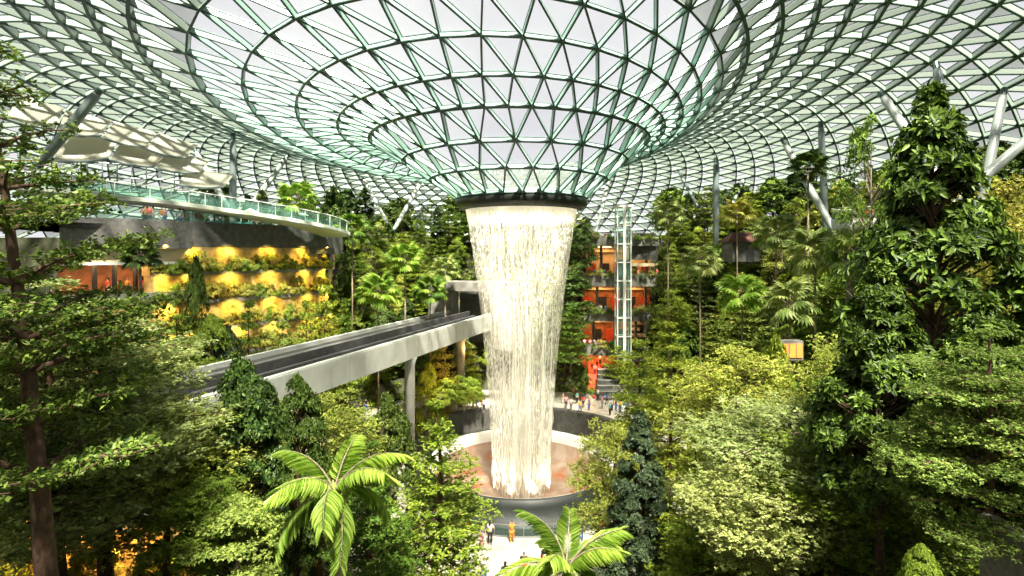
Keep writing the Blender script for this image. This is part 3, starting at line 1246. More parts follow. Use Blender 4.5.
# ---- stepped seating and stair by the plaza
sp_ = px(632, 390, 76)
steps = thing('seating_steps', 'dark stone seating steps with pale edges beside the walkway', 'steps', (sp_.x, sp_.y, 3.5))
for k in range(6):
    m = MB()
    m.box((-.9 + k * .1, k * 1.25, .25 + .5 * k - .25 * k), (8.2 - k * .25, 1.35, .5 + .5 * k))
    m.build('tier', M_steps, steps)
    m = MB()
    m.box((-.9 + k * .1, k * 1.25 - .62, .52 + .5 * k), (8.2 - k * .25, .14, .06))
    m.build('edge_strip', M_stepedge, steps)
stair_ = thing('stone_stair', 'narrow pale stone stair right of the seating steps', 'stair', (sp_.x + 5.2, sp_.y, 3.5))
m = MB()
for k in range(14):
    m.box((0, k * .52, .11 + .105 * k), (2.3, .54, .22 + .21 * k))
m.build('flight', M_stepedge, stair_)
for sx in (-1.25, 1.25):
    m = MB()
    m.bar((sx, -.2, .6), (sx, 7.0, 3.7), .16, .8)
    m.build('side_rail', M_white, stair_)
# zigzag rock cascade climbing the slope
cas = thing('stepped_cascade', 'zigzag cascade of stone slabs climbing between the trees', 'cascade', (*px(640, 380, 84).xy, 4.6))
rr = random.Random(4)
for k in range(10):
    m = MB()
    m.box(((-1) ** k * .45 + .12 * k, 1.0 * k, .8 + .85 * k), (2.4, 1.3, .35), rr.uniform(-.25, .25))
    m.build('slab', M_stepedge, cas)
    m = MB()
    m.box(((-1) ** k * .45 + .12 * k, 1.0 * k + .2, .2 + .85 * k), (2.2, 1.1, 1.0), rr.uniform(-.25, .25))
    m.build('riser_rock', M_steps, cas)

# ---- round lookout balcony on the right crest
p = px(855, 230, 50)
lo_ = thing('lookout_balcony', 'round concrete lookout balcony with glass rail on the right crest', 'balcony', (p.x, p.y, 25.7))
m = MB()
m.lathe([(.01, 0), (1.5, 0), (1.85, .5), (1.95, 1.5), (1.8, 1.55), (1.8, .9), (.01, .9)], 40)
m.build('bowl', M_concrete, lo_, True)
m = MB()
m.lathe([(1.88, 1.5), (1.88, 2.5)], 40)
m.build('glass_rail', M_railglass, lo_)
m = MB()
m.tube([(1.88 * math.cos(2 * PI * k / 32), 1.88 * math.sin(2 * PI * k / 32), 2.52) for k in range(33)], .04, 6)
m.build('hand_rail', M_white, lo_)
m = MB()
m.tube([(0, 0, .05), (0, .4, -8)], [.9, .5], 14)
m.build('support', M_concrete_dark, lo_)
# ---- small stone lodge on the right slope
p = px(742, 250, 72)
ld = thing('stone_lodge', 'small brown roofed stone lodge half hidden on the upper right slope', 'lodge', (p.x, p.y, 23.0))
m = MB()
m.box((0, 0, 1.3), (4.2, 3, 2.6), .1)
m.build('wall', M_steps, ld)
m = MB()
m.add([(-2.6, -2, 2.6), (2.6, -2, 2.6), (2.6, 2, 2.6), (-2.6, 2, 2.6), (-1.2, 0, 3.9), (1.2, 0, 3.9)], [(0, 1, 5, 4), (1, 2, 5), (2, 3, 4, 5), (3, 0, 4), (3, 2, 1, 0)])
m.build('roof', mat('brown_shingle', (0.11, 0.04, 0.03), .8), ld)
m = MB()
m.box((.4, -1.55, .9), (1.0, .1, 1.8), .0)
m.build('doorway', M_dark, ld)
# ---- lit window bay in the right slope
p = px(793, 351, 47)
wb = thing('lit_bay', 'small orange lit window bay among the trees of the right slope', 'window bay', (p.x, p.y, p.z - .9))
m = MB()
m.box((0, .6, .9), (2.0, .9, 1.7))
m.build('housing', M_concrete_dark, wb)
for k in range(3):
    m = MB()
    m.box((-.62 + .62 * k, .1, .9), (.5, .06, 1.2))
    m.build('lit_pane', emit('lit_pane_glow', (1.0, .30, .06), .75), wb)
# ---- amber lit lower facade behind the trunks at lower left
m = MB()
a, b = px(20, 560, 31), px(215, 560, 29)
lw = thing('lower_facade', 'amber lit low facade glowing behind the trunks at lower left', 'facade', (a.x, a.y, 0))
lo2 = -Vector((a.x, a.y, 0))
for k in range(6):
    p0, p1 = a.lerp(b, k / 6), a.lerp(b, (k + .82) / 6)
    p0.z = p1.z = 0
    m = MB()
    m.bar(p0 + lo2 + Vector((0, 0, 4.6)), p1 + lo2 + Vector((0, 0, 4.6)), .3, 9)
    m.build('wall_panel', M_amber, lw)
    q0, q1 = a.lerp(b, (k + .82) / 6), a.lerp(b, (k + 1) / 6)
    q0.z = q1.z = 0
    m = MB()
    m.bar(q0 + lo2 + Vector((0, 0, 4.6)), q1 + lo2 + Vector((0, 0, 4.6)), .5, 9)
    m.build('pier', M_dark, lw)
m = MB()
p0, p1 = a.copy(), b.copy()
p0.z = p1.z = 9.4
m.bar(p0 + lo2, p1 + lo2, 1.6, .5)
m.build('cornice', M_planter, lw)
for k in range(4):
    p = a.lerp(b, (k + .5) / 4)
    area('facade_lamp', (p.x + .2, p.y - 2.0, 9.0), (math.radians(30), 0, 0), 1, 1, 340, (1, .55, .16))
# ---- low brick wall at the lower right corner
m = MB()
a, b = px(985, 560, 15), px(1060, 575, 13)
wz = ground(a.x, a.y)
m.bar((a.x, a.y, 15.6), (b.x, b.y, 15.6), .3, 2.2)
bw = m.build('wall_garden', mat('grey_brick', (0.16, 0.15, 0.14), .8, 0, .25, 6, .2))
tag(bw, 'low grey brick garden wall at the lower right corner', None, None, 'structure')
m = MB()
m.bar((a.x, a.y, 16.75), (b.x, b.y, 16.75), .42, .1)
m.build('wall_coping', M_stepedge, bw)

# ---- planted ground under the viaduct with lamps
for (u, v, d, e_) in ((448, 372, 66, 500), (470, 350, 72, 500), (430, 385, 62, 300)):
    p = px(u, v, d)
    l = bpy.data.lights.new('garden_lamp', 'POINT')
    l.energy = e_
    l.color = (1, .6, .2)
    l.shadow_soft_size = .3
    o = bpy.data.objects.new('garden_lamp', l)
    COL.objects.link(o)
    o.location = p
# ================================================================ plants
LM_bright = leafmat('leaf_bright', (0.10, 0.20, 0.012), (0.42, 0.50, 0.07), .40, .5)
LM_sage = leafmat('leaf_sage', (0.06, 0.12, 0.015), (0.45, 0.55, 0.12), .4, .5)
LM_lime = leafmat('leaf_lime', (0.13, 0.21, 0.02), (0.52, 0.55, 0.12), .40, .5)
LM_mid = leafmat('leaf_mid', (0.055, 0.13, 0.012), (0.25, 0.36, 0.05), .35, .45)
LM_dmid = leafmat('leaf_dark_mid', (0.02, 0.06, 0.008), (0.22, 0.30, 0.05), .35, .4)
LM_dark = leafmat('leaf_dark', (0.012, 0.036, 0.008), (0.13, 0.20, 0.035), .25, .35)
LM_blue = leafmat('leaf_bluish', (0.006, 0.018, 0.009), (0.08, 0.125, 0.055), .2, .4)
LM_gloss = leafmat('leaf_glossy', (0.004, 0.018, 0.004), (0.14, 0.235, 0.03), .22, .4)
LM_yellow = leafmat('leaf_yellow', (0.20, 0.22, 0.03), (0.58, 0.54, 0.12), .4, .5)
LM_palm = leafmat('leaf_palm', (0.14, 0.28, 0.02), (0.52, 0.66, 0.14), .4, .35, .01)
LM_pale = leafmat('leaf_pale', (0.16, 0.24, 0.04), (0.62, 0.66, 0.26), .4, .45)
M_bark = mat('bark_brown', (0.10, 0.055, 0.035), .85, 0, .45, 5, .4)
M_barkp = mat('bark_pale', (0.30, 0.24, 0.17), .85, 0, .4, 5, .4)


def leaf_quads(P, D, Nn, L, W):
    """P base points, D leaf directions, Nn leaf normals, L lengths, W widths -> diamond leaves with a folded midrib"""
    D = D / np.linalg.norm(D, axis=1, keepdims=True)
    Sx = np.cross(D, Nn)
    Sx /= np.linalg.norm(Sx, axis=1, keepdims=True) + 1e-9
    U = np.cross(Sx, D)
    L, W = L[:, None], W[:, None]
    mid = P + D * L * .5 + U * W * .0
    a = mid + Sx * W * .5 + U * W * .18
    b = mid - Sx * W * .5 + U * W * .18
    tip = P + D * L
    return np.stack([P, a, tip, b], 1).reshape(-1, 3)


LF = [(0, 1, 2), (0, 2, 3)]


def leaf_hex(P, D, Nn, L, W):
    D = D / np.linalg.norm(D, axis=1, keepdims=True)
    Sx = np.cross(D, Nn)
    Sx /= np.linalg.norm(Sx, axis=1, keepdims=True) + 1e-9
    U = np.cross(Sx, D)
    L, W = L[:, None], W[:, None]
    q = lambda t, s, u: P + D * L * t + Sx * W * s + U * (L * u)
    return np.stack([q(0, 0, 0), q(.35, .5, .06), q(.72, .38, .03), q(1, 0, -.10), q(.72, -.38, .03), q(.35, -.5, .06)], 1).reshape(-1, 3)


HF = [(0, 1, 2, 3), (0, 3, 4, 5)]


def rosettes(rng, C, axis, per, L, W, spread=1.0, flat=.3, hexa=False):
    """`per` leaves radiating from every centre C around its axis"""
    n = len(C)
    C2 = np.repeat(C, per, 0)
    A = np.repeat(axis, per, 0)
    A = A / (np.linalg.norm(A, axis=1, keepdims=True) + 1e-9)
    R = rng.normal(size=(n * per, 3))
    R -= A * (R * A).sum(1, keepdims=True)
    R /= np.linalg.norm(R, axis=1, keepdims=True) + 1e-9
    D = R * spread + A * rng.uniform(-.1, flat * 2, (n * per, 1))
    Nn = A + rng.normal(size=(n * per, 3)) * .35
    l = L * rng.uniform(.6, 1.25, n * per)
    f = leaf_hex if hexa else leaf_quads
    return f(C2 + rng.normal(size=(n * per, 3)) * L * .12, D, Nn, l, l * W)


def profile(t, pts):
    for (a, va), (b, vb) in zip(pts, pts[1:]):
        if t <= b:
            return va + (vb - va) * (t - a) / max(b - a, 1e-6)
    return pts[-1][1]


PROTO = {}


def keep(key, parts):
    """parts: list of (name, mesh)"""
    PROTO[key] = parts


def tier_tree(key, seed, H, R, z0, tiers, prof, lm, bark, leaf=.22, nb=6, per=7, dens=1.0, thick=.12, trunk_r=.16, rise=.12):
    """tree with flat storeys of small leaves on wheels of level branches"""
    rng = np.random.default_rng(seed)
    tr = MB()
    lean = rng.normal(size=2) * .02 * H
    ax = lambda z: np.array([lean[0] * math.sin(z / H * 3), lean[1] * math.sin(z / H * 2.3), z])
    zs = [0, H * .25, H * .5, H * .75, H * .98]
    tr.tube([ax(z) for z in zs], [trunk_r * (1.25 - 1.1 * z / H) for z in zs], 8)
    C = []
    for k in range(tiers):
        t = (k + rng.uniform(-.2, .2)) / max(tiers - 1, 1)
        t = min(max(t, 0), 1)
        z = z0 + (H * .985 - z0) * t
        rk = R * profile(t, prof)
        m = nb + int(rng.integers(-1, 2))
        ph = rng.uniform(0, 6.28)
        for j in range(m):
            a = ph + 2 * PI * (j + rng.uniform(-.3, .3)) / m
            ln = rk * rng.uniform(.7, 1.15)
            b0 = ax(z)
            d = np.array([math.cos(a), math.sin(a), 0])
            rs = rise * rng.uniform(.3, 1.8)
            pts = [b0 + d * ln * s + np.array([0, 0, ln * rs * math.sin(s * 1.9)]) for s in (0, .33, .66, 1)]
            br = trunk_r * .32 * (1 - .6 * t)
            tr.tube(pts, [br, br * .75, br * .5, br * .2], 5, cap=False)
            side = np.array([-d[1], d[0], 0])
            nt = max(3, int(ln / .45))
            for q in range(nt):
                s = .18 + .82 * (q + rng.uniform(0, 1)) / nt
                w = ln * .36 * (math.sin(min(s, 1) * PI * .85) + .18)
                pc = b0 + d * ln * s + np.array([0, 0, ln * rs * math.sin(s * 1.9)])
                for sg in (-1, 1):
                    e = pc + side * sg * w + d * w * .35
                    if q % 2 == 0 and ln > 1.5:
                        tr.tube([pc, e], [br * .3, br * .1], 4, cap=False)
                    nc = max(2, int((w / leaf) * 1.5 * dens))
                    ss = rng.uniform(0, 1, nc)
                    cl = pc + (e - pc) * ss[:, None] + rng.normal(size=(nc, 3)) * np.array([leaf * .8, leaf * .8, thick])
                    C.append(cl)
    C = np.concatenate(C)
    axs = np.tile([0, 0, 1.0], (len(C), 1)) + rng.normal(size=C.shape) * .25
    V = rosettes(rng, C, axs, per, leaf, .52, 1.0, .12)
    keep(key, [('trunk', tr.mesh('tree_trunk', bark, True)), ('foliage', quads_mesh('storey_foliage', V, 4, LF, lm))])
    return len(C) * per


def clump_tree(key, seed, H, R, z0, prof, lm, bark, leaf=.25, clumps=60, cr=.9, npc=60, per=5, W=.5, hexa=False, trunk_r=.18, up=.6, flatz=.6, spread=1.0, cone=False):
    """tree whose crown is a mass of leafy clumps following an outline"""
    rng = np.random.default_rng(seed)
    tr = MB()
    tr.tube([(0, 0, 0), (.1 * rng.normal(), .1 * rng.normal(), H * .4), (0, 0, H * .97)], [trunk_r * 1.2, trunk_r * .8, trunk_r * .12], 8)
    C, A = [], []
    for k in range(clumps):
        t = rng.uniform(0, 1) ** (1.25 if cone else 1.0)
        z = z0 + (H - z0) * t
        rk = R * profile(t, prof)
        a = rng.uniform(0, 6.28)
        s = rk * rng.uniform(.35, 1.0) ** .5 if rk > cr * .5 else rk * .5
        c = np.array([math.cos(a) * s, math.sin(a) * s, z])
        c_r = cr * rng.uniform(.6, 1.2) * (.35 + .65 * min(1, rk / (R * .6)))
        st = np.array([0, 0, max(z0 * .8, z - s * .7)])
        if s > .6:
            tr.tube([st, st + (c - st) * .5 + np.array([0, 0, .1]), c], [trunk_r * .3, trunk_r * .2, trunk_r * .06], 5, cap=False)
        d = rng.normal(size=(npc, 3))
        d /= np.linalg.norm(d, axis=1, keepdims=True)
        d[:, 2] = np.abs(d[:, 2]) * 1.0 - .25
        P = c + d * np.array([1, 1, flatz]) * c_r * rng.uniform(.5, 1.05, (npc, 1))
        C.append(P)
        out = np.array([math.cos(a), math.sin(a), 0]) * .5
        A.append(d * .7 + out + np.array([0, 0, up]))
    C, A = np.concatenate(C), np.concatenate(A)
    V = rosettes(rng, C, A, per, leaf, W, spread, .3, hexa)
    keep(key, [('trunk', tr.mesh('tree_trunk', bark, True)), ('foliage', quads_mesh('clump_foliage', V, 6 if hexa else 4, HF if hexa else LF, lm))])
    return len(C) * per


def frond_mesh(name, L, seed, n=34, droop=1.1, leaflet=.55, lm=None, w=.05):
    """one feather palm frond growing along +x, arching down"""
    rng = np.random.default_rng(seed)
    pts, P, D, Nn, Ls = [], [], [], [], []
    for i in range(13):
        s = i / 12
        pts.append((L * s * (1 - .16 * s * droop), 0, L * (.42 * s - .62 * droop * s * s)))
    m = MB()
    m.tube(pts, [.035 * (1.1 - s / 12) for s in range(13)], 5, 1)
    pts = np.array(pts)
    for i in range(n):
        s = .12 + .88 * i / n
        k = min(int(s * 12), 11)
        f = s * 12 - k
        p = pts[k] * (1 - f) + pts[k + 1] * f
        t = pts[k + 1] - pts[k]
        t /= np.linalg.norm(t)
        up = np.array([-t[2], 0, t[0]])
        ll = leaflet * math.sin(min(1, .25 + s * .9) * PI * .80) + .08
        for sg in (-1, 1):
            d = np.array([0, sg, 0]) * .85 + t * .75 - np.array([0, 0, .45 + .25 * droop]) + rng.normal(size=3) * .06
            P.append(p); D.append(d); Nn.append(up + np.array([0, sg * .5, 0])); Ls.append(ll)
    V = leaf_hex(np.array(P), np.array(D), np.array(Nn), np.array(Ls), np.full(len(P), w))
    o = len(m.v)
    for i in range(len(P)):
        b = i * 6
        m.add(V[b:b + 6], [(0, 1, 2, 3), (0, 3, 4, 5)], 0)
    return m.mesh(name, [lm or LM_palm, M_barkp])


def fan_mesh(name, R, seed, n=18, lm=None):
    """one fan palm leaf: stalk along +x and a pleated fan of blades"""
    rng = np.random.default_rng(seed)
    m = MB()
    m.tube([(0, 0, 0), (R * .5, 0, R * .22), (R * .95, 0, R * .25)], [.02, .015, .012], 4, 1)
    c = np.array([R * .92, 0, R * .25])
    for i in range(n):
        a = -2.3 + 4.6 * i / (n - 1)
        d = np.array([math.cos(a), math.sin(a), -.25 - .25 * abs(a) / 2.3])
        l = R * .8 * (1 - .18 * abs(a) / 2.3) * rng.uniform(.9, 1.05)
        s = np.array([-math.sin(a), math.cos(a), 0]) * l * .13
        tip = c + d * l + np.array([0, 0, -.18 * l])
        mid = c + d * l * .55 + np.array([0, 0, .06 * l])
        m.add([c, mid + s, tip, mid - s, mid + np.array([0, 0, -.03])], [(0, 1, 4), (4, 1, 2), (0, 4, 3), (4, 2, 3)], 0)
    return m.mesh(name, [lm or LM_palm, M_barkp])


UMB = [(0, .75), (.25, 1.0), (.6, .85), (.85, .55), (1, .15)]
CONE = [(0, 1.0), (.3, .85), (.6, .55), (.85, .28), (1, .06)]
COLM = [(0, .7), (.2, 1), (.6, .85), (.85, .5), (1, .1)]
FLATT = [(0, .6), (.35, 1), (.75, 1), (1, .55)]

# near and middle distance kinds (metres)
nl = {}
nl['tier_big'] = tier_tree('tier_big', 11, 13.0, 4.6, 4.2, 10, UMB, LM_bright, M_bark, .13, 7, 6, 1.5, .12, .26, .12)
nl['tier_left'] = tier_tree('tier_left', 17, 13.0, 4.6, 3.6, 10, [(0, .8), (.2, 1.0), (.5, .95), (.62, .75), (.72, .45), (.85, .42), (1, .22)], LM_mid, M_bark, .19, 6, 6, .95, .10, .30, .12)
nl['tier_lime'] = tier_tree('tier_lime', 12, 9.0, 3.4, 2.8, 8, [(0, .7), (.35, 1.0), (.7, .85), (.9, .5), (1, .15)], LM_lime, M_bark, .14, 7, 6, 1.25, .12, .16, .28)
nl['tier_mid'] = tier_tree('tier_mid', 13, 9.0, 2.6, 1.8, 10, CONE, LM_bright, M_bark, .16, 7, 6, 1.45, .07, .15, .08)
nl['tier_tall'] = tier_tree('tier_tall', 14, 11.0, 2.5, 2.0, 12, COLM, LM_mid, M_bark, .18, 6, 6, 1.1, .08, .17, .10)
nl['tier_pale'] = tier_tree('tier_pale', 15, 9.0, 3.8, 3.6, 8, FLATT, LM_pale, M_barkp, .15, 8, 6, 1.2, .13, .17, .14)
nl['broad'] = clump_tree('broad', 21, 17.0, 3.4, 6.0, [(0, .75), (.25, 1.0), (.48, .85), (.62, .48), (.85, .25), (1, .06)], LM_gloss, M_bark, .36, 180, .72, 26, 6, .36, True, .22, .5, .75)
nl['dark_cone'] = clump_tree('dark_cone', 22, 9.5, 1.9, .8, CONE, LM_blue, M_bark, .17, 150, .5, 60, 6, .35, False, .14, .5, .8)
nl['dark_round'] = clump_tree('dark_round', 23, 8.5, 2.3, 1.6, COLM, LM_dark, M_bark, .20, 90, .75, 60, 6, .5, False, .16, .6, .8)
nl['bush_mid'] = clump_tree('bush_mid', 24, 7.5, 2.5, 1.6, COLM, LM_mid, M_barkp, .22, 80, .8, 60, 6, .45, False, .15, .6, .7)
nl['leafy_pale'] = clump_tree('leafy_pale', 25, 6.5, 2.2, 1.4, COLM, LM_pale, M_barkp, .24, 80, .7, 36, 6, .4, True, .12, .6, .7)
# far kinds: fewer, larger sprays
nl['far_tier'] = tier_tree('far_tier', 31, 8.0, 2.7, 2.2, 8, UMB, LM_bright, M_bark, .26, 6, 5, .9, .10, .14, .10)
nl['far_tier_dark'] = tier_tree('far_tier_dark', 32, 8.5, 2.5, 1.8, 9, CONE, LM_mid, M_bark, .27, 6, 5, .9, .10, .14, .08)
nl['far_round'] = clump_tree('far_round', 33, 7.5, 2.4, 1.4, COLM, LM_dark, M_bark, .30, 55, .85, 34, 5, .5, False, .14, .6, .8)
nl['far_column'] = clump_tree('far_column', 34, 9.0, 1.5, .8, COLM, LM_dark, M_bark, .28, 50, .65, 34, 5, .5, False, .12, .6, .9)
nl['far_bright'] = clump_tree('far_bright', 35, 6.5, 2.3, 1.0, COLM, LM_bright, M_barkp, .30, 50, .85, 32, 5, .45, False, .12, .6, .7)
nl['far_lacy'] = clump_tree('far_lacy', 36, 9.5, 2.4, 4.2, COLM, LM_mid, M_barkp, .24, 45, .75, 22, 5, .4, False, .13, .6, .8)
nl['shrub'] = clump_tree('shrub', 37, 1.7, 1.2, .2, [(0, .9), (.5, 1), (1, .4)], LM_mid, M_bark, .22, 16, .5, 26, 5, .5, False, .04, .6, .8)
nl['shrub_lime'] = clump_tree('shrub_lime', 38, 1.5, 1.2, .2, [(0, .9), (.5, 1), (1, .4)], LM_yellow, M_bark, .22, 16, .5, 26, 5, .45, False, .04, .6, .8)
print('LEAVES', nl)

KIND = {  # object name, base height, base crown radius, category, words
    'tier_big': ('layered_tree', 13, 4.6, 'layered tree with flat bright storeys'),
    'tier_left': ('layered_tree', 13, 4.6, 'dark layered tree'),
    'tier_lime': ('layered_tree', 9, 3.4, 'lime green tree with fine spreading storeys'),
    'tier_mid': ('layered_tree', 9, 2.6, 'bright pagoda shaped tree'),
    'tier_tall': ('layered_tree', 11, 2.5, 'tall mid green layered tree'),
    'tier_pale': ('layered_tree', 9, 3.8, 'pale flat topped tree'),
    'broad': ('broadleaf_tree', 17, 3.4, 'dark broadleaf tree with big glossy leaves'),
    'dark_cone': ('conifer', 9.5, 1.9, 'dark bluish cone shaped conifer'),
    'dark_round': ('evergreen_tree', 8.5, 2.3, 'dense dark green evergreen tree'),
    'bush_mid': ('leafy_tree', 7.5, 2.5, 'bushy mid green tree'),
    'leafy_pale': ('leafy_tree', 6.5, 2.2, 'small pale leaved tree'),
    'far_tier': ('layered_tree', 8, 2.7, 'bright layered tree'),
    'far_tier_dark': ('layered_tree', 8.5, 2.5, 'deep green pagoda shaped tree'),
    'far_round': ('evergreen_tree', 7.5, 2.4, 'round crowned dark evergreen'),
    'far_column': ('evergreen_tree', 9, 1.5, 'narrow dark columnar evergreen'),
    'far_bright': ('leafy_tree', 6.5, 2.3, 'low yellow green bushy tree'),
    'far_lacy': ('leafy_tree', 9.5, 2.4, 'lacy crowned tree on pale trunk'),
    'shrub': ('shrub', 1.7, 1.2, 'rounded green shrub'),
    'shrub_lime': ('shrub', 1.5, 1.2, 'yellow green shrub'),
}
PL = []   # everything planted: (object, kind, zone) for the labels


def plant(kind, x, y, z, h, r, rz=0.0, label=None, zone=None, group=None, lm=None):
    nm, H, R, words_ = KIND[kind]
    t = thing(nm, label, 'shrub' if nm == 'shrub' else 'tree', (x, y, z), rz, group, (r / R, r / R, h / H))
    for (pn, me) in PROTO[kind]:
        o = link('crown_foliage' if pn == 'foliage' else pn, me, t)
        if lm is not None and pn == 'foliage':
            o.material_slots[0].link = 'OBJECT'
            o.material_slots[0].material = lm
    if label is None:
        PL.append((t, kind, zone))
    TREES.append((x, y, r))
    return t


TREES = []


def hero(kind, u, vtop, d, wpx, label, base=None, rz=0.0, lm=None, minh=None):
    """place a plant so that its top shows at (u, vtop) and its crown is wpx wide"""
    p = px(u, vtop, d)
    z0 = ground(p.x, p.y)
    return plant(kind, p.x, p.y, z0 - .1, p.z - z0 + .1, wpx / 2 / FPX * d, rz, label, lm=lm)
# ---------------------------------------------------------------- the plants the photograph shows large
hero('tier_left', 52, 34, 14, 260, 'large dark layered tree on a thick leaning trunk at the left edge', 15.5, .4, LM_dmid).rotation_euler = (0, math.radians(-7), .0)
hero('tier_big', 62, 280, 19.5, 300, 'big leafy layered tree with sunlit storeys below the left edge tree', 10.0, 1.9, LM_pale)
hero('tier_big', 108, 325, 22, 230, 'layered tree with sunny level branches in front of the left restaurant', 6.0, 3.1, LM_pale)
hero('tier_lime', 166, 405, 21, 150, 'lime green layered tree with a forked trunk at lower left', 8.5, .2)
hero('dark_round', 243, 364, 23, 92, 'dark dense tree in front of the viaduct with a pointed top', 11, .7, LM_dark)
hero('dark_round', 298, 380, 29, 62, 'small dark round tree just under the viaduct edge', 9.5, 2.2)
hero('bush_mid', 236, 498, 19, 95, 'small leafy tree at the lower left foreground', 8, 1.0, LM_sage)
hero('tier_lime', 322, 398, 33, 130, 'lime green layered tree directly behind the coconut palm', 3, 2.4)
hero('tier_mid', 427, 400, 28, 122, 'tall layered tree with sharp level tiers left of the basin', 6.5, .9)
hero('dark_round', 388, 398, 37, 62, 'dark tree between the coconut palm and the basin', 6, 1.3)
hero('tier_mid', 372, 445, 24, 90, 'leafy layered tree right behind the coconut palm fronds', 6, 3.3, LM_mid)
hero('tier_lime', 612, 425, 36, 88, 'lime green layered tree overhanging the right of the basin', 2, 4.0)
hero('dark_cone', 641, 415, 30, 78, 'dark bluish conifer standing right of the basin', 7, .5)
hero('tier_mid', 686, 436, 28, 100, 'bright layered tree just right of the dark conifer', 6.5, 1.2)
hero('tier_lime', 738, 352, 31, 150, 'big bright lime tree with a domed crown on the right', 9.5, .1)
hero('tier_pale', 790, 412, 24, 210, 'pale yellow flat topped tree on a thin trunk at lower right', 13.2, 2.5)
hero('tier_lime', 835, 440, 21, 150, 'fine leaved yellow tree behind the mottled trunk', 12, 1.5, LM_bright)
hero('broad', 933, 92, 21, 175, 'tall pointed broadleaf tree with big glossy leaves, highest on the right', 13.5, .3)
hero('broad', 880, 265, 19, 130, 'broadleaf tree with large leaves in front of the right slope', 11, 2.3)
hero('broad', 985, 300, 17, 150, 'glossy broadleaf tree low beside the right edge', 13.5, 4.3)
hero('tier_lime', 1012, 185, 25, 150, 'yellow green fine leaved tree at the right edge under the roof', 18, .8, LM_yellow)
hero('far_tier', 664, 248, 79, 34, 'bright layered tree at the right end of the top lit balcony', 4, .2, LM_sage)
hero('far_tier_dark', 657, 318, 78, 34, 'deep green tree at the right end of the lower lit balconies', 4, .2, LM_bright)
hero('far_tier', 672, 290, 74, 40, 'layered tree just right of the orange lit building', 4, 1.2)
hero('tier_big', 985, 330, 15, 190, 'layered tree on a knotted dark trunk at the right edge', 13.5, 5.0, LM_sage)
hero('tier_tall', 668, 322, 52, 66, 'bright green slender layered tree beside the cascade steps', 4, .9, LM_bright)
hero('far_tier', 640, 340, 60, 60, 'rounded bright tree over the cascade steps', 3.5, .9)
hero('far_lacy', 871, 122, 46, 74, 'slim tree with an orange lit trunk near the round balcony', 26, .9)
hero('leafy_pale', 922, 546, 12.5, 34, 'young leafy plant with big leaves at the bottom right', 16, .9, LM_bright)
hero('tier_pale', 868, 470, 23.5, 190, 'spreading fine leaved tree below the big leaves at lower right', 9, .9, LM_sage)
hero('tier_lime', 950, 490, 23, 120, 'low yellow green tree between the two right hand trunks', 9, 2.9, LM_bright)
hero('far_bright', 776, 343, 44, 44, 'bushy tree just left of the orange lit window bay', 9, 2.9)
hero('bush_mid', 95, 538, 27, 46, 'small bush in front of the amber lit facade', 9, 2.9, LM_yellow)
hero('bush_mid', 160, 542, 26, 56, 'round green bush right of the one before the amber facade', 9, 1.2, LM_bright)
hero('far_round', 214, 176, 76, 36, 'dark round tree between the white strut and the grey post', 9, 1.2)
hero('far_column', 262, 192, 74, 24, 'narrow dark tree behind the walkway right of the grey post', 9, 1.2)
hero('far_round', 334, 190, 78, 34, 'dark round tree behind the far end of the walkway', 9, 2.2)
hero('far_round', 248, 202, 70, 34, 'low dark tree behind the walkway glass', 9, 2.9)
hero('far_tier', 442, 346, 70, 34, 'amber lit layered tree under the viaduct beside the pier', 9, .3, LM_yellow)
hero('far_tier', 468, 344, 75, 30, 'amber lit layered tree in front of the far pier', 9, 1.3, LM_bright)
hero('far_bright', 428, 366, 66, 34, 'bushy tree right of the tall pale pier', 9, 2.3)


hero('tier_mid', 715, 462, 25, 110, 'bright layered tree under the domed lime tree', 5, 2.2)
hero('tier_pale', 762, 470, 22, 150, 'pale spreading tree below the flat topped tree', 9, .7)
hero('tier_tall', 655, 470, 33, 70, 'slim layered tree behind the dark conifer', 2, .7)
hero('tier_lime', 850, 340, 30, 120, 'yellow green spreading tree in front of the right slope', 12, .7)
hero('bush_mid', 835, 385, 25, 110, 'bushy green tree between the two broadleaf trees', 10, 1.7)
hero('tier_lime', 205, 480, 19, 90, 'light green layered tree right of the forked tree', 5, 1.0, LM_bright)
for k_, (u_, v_, d_, w_, kk_, lm_) in enumerate(((178, 300, 47, 60, 'tier_mid', None), (212, 318, 49, 50, 'bush_mid', LM_bright), (250, 300, 52, 42, 'far_tier_dark', None), (282, 322, 55, 50, 'far_tier', LM_lime),
                                      (306, 300, 58, 40, 'far_tier_dark', LM_bright), (196, 262, 50, 26, 'far_round', None), (228, 330, 50, 40, 'far_round', LM_blue), (325, 285, 62, 44, 'far_tier', None),
                                      (172, 345, 48, 40, 'tier_lime', LM_pale), (345, 300, 62, 40, 'far_tier_dark', None))):
    hero(kk_, u_, v_, d_, w_, ['pagoda shaped tree at the left end of the golden wall', 'round bright tree low before the golden wall', 'deep green pagoda tree in the middle of the golden wall', 'lime layered tree near the foot of the golden wall', 'layered tree near the right end of the golden wall',
                                            'dark round tree high on the golden wall', 'bluish round tree low before the golden wall', 'layered tree just right of the golden wall', 'pale spreading tree at the foot of the golden wall left end', 'deep green tree beside the dark loggia'][k_], 5, k_ * 1.1, lm_)

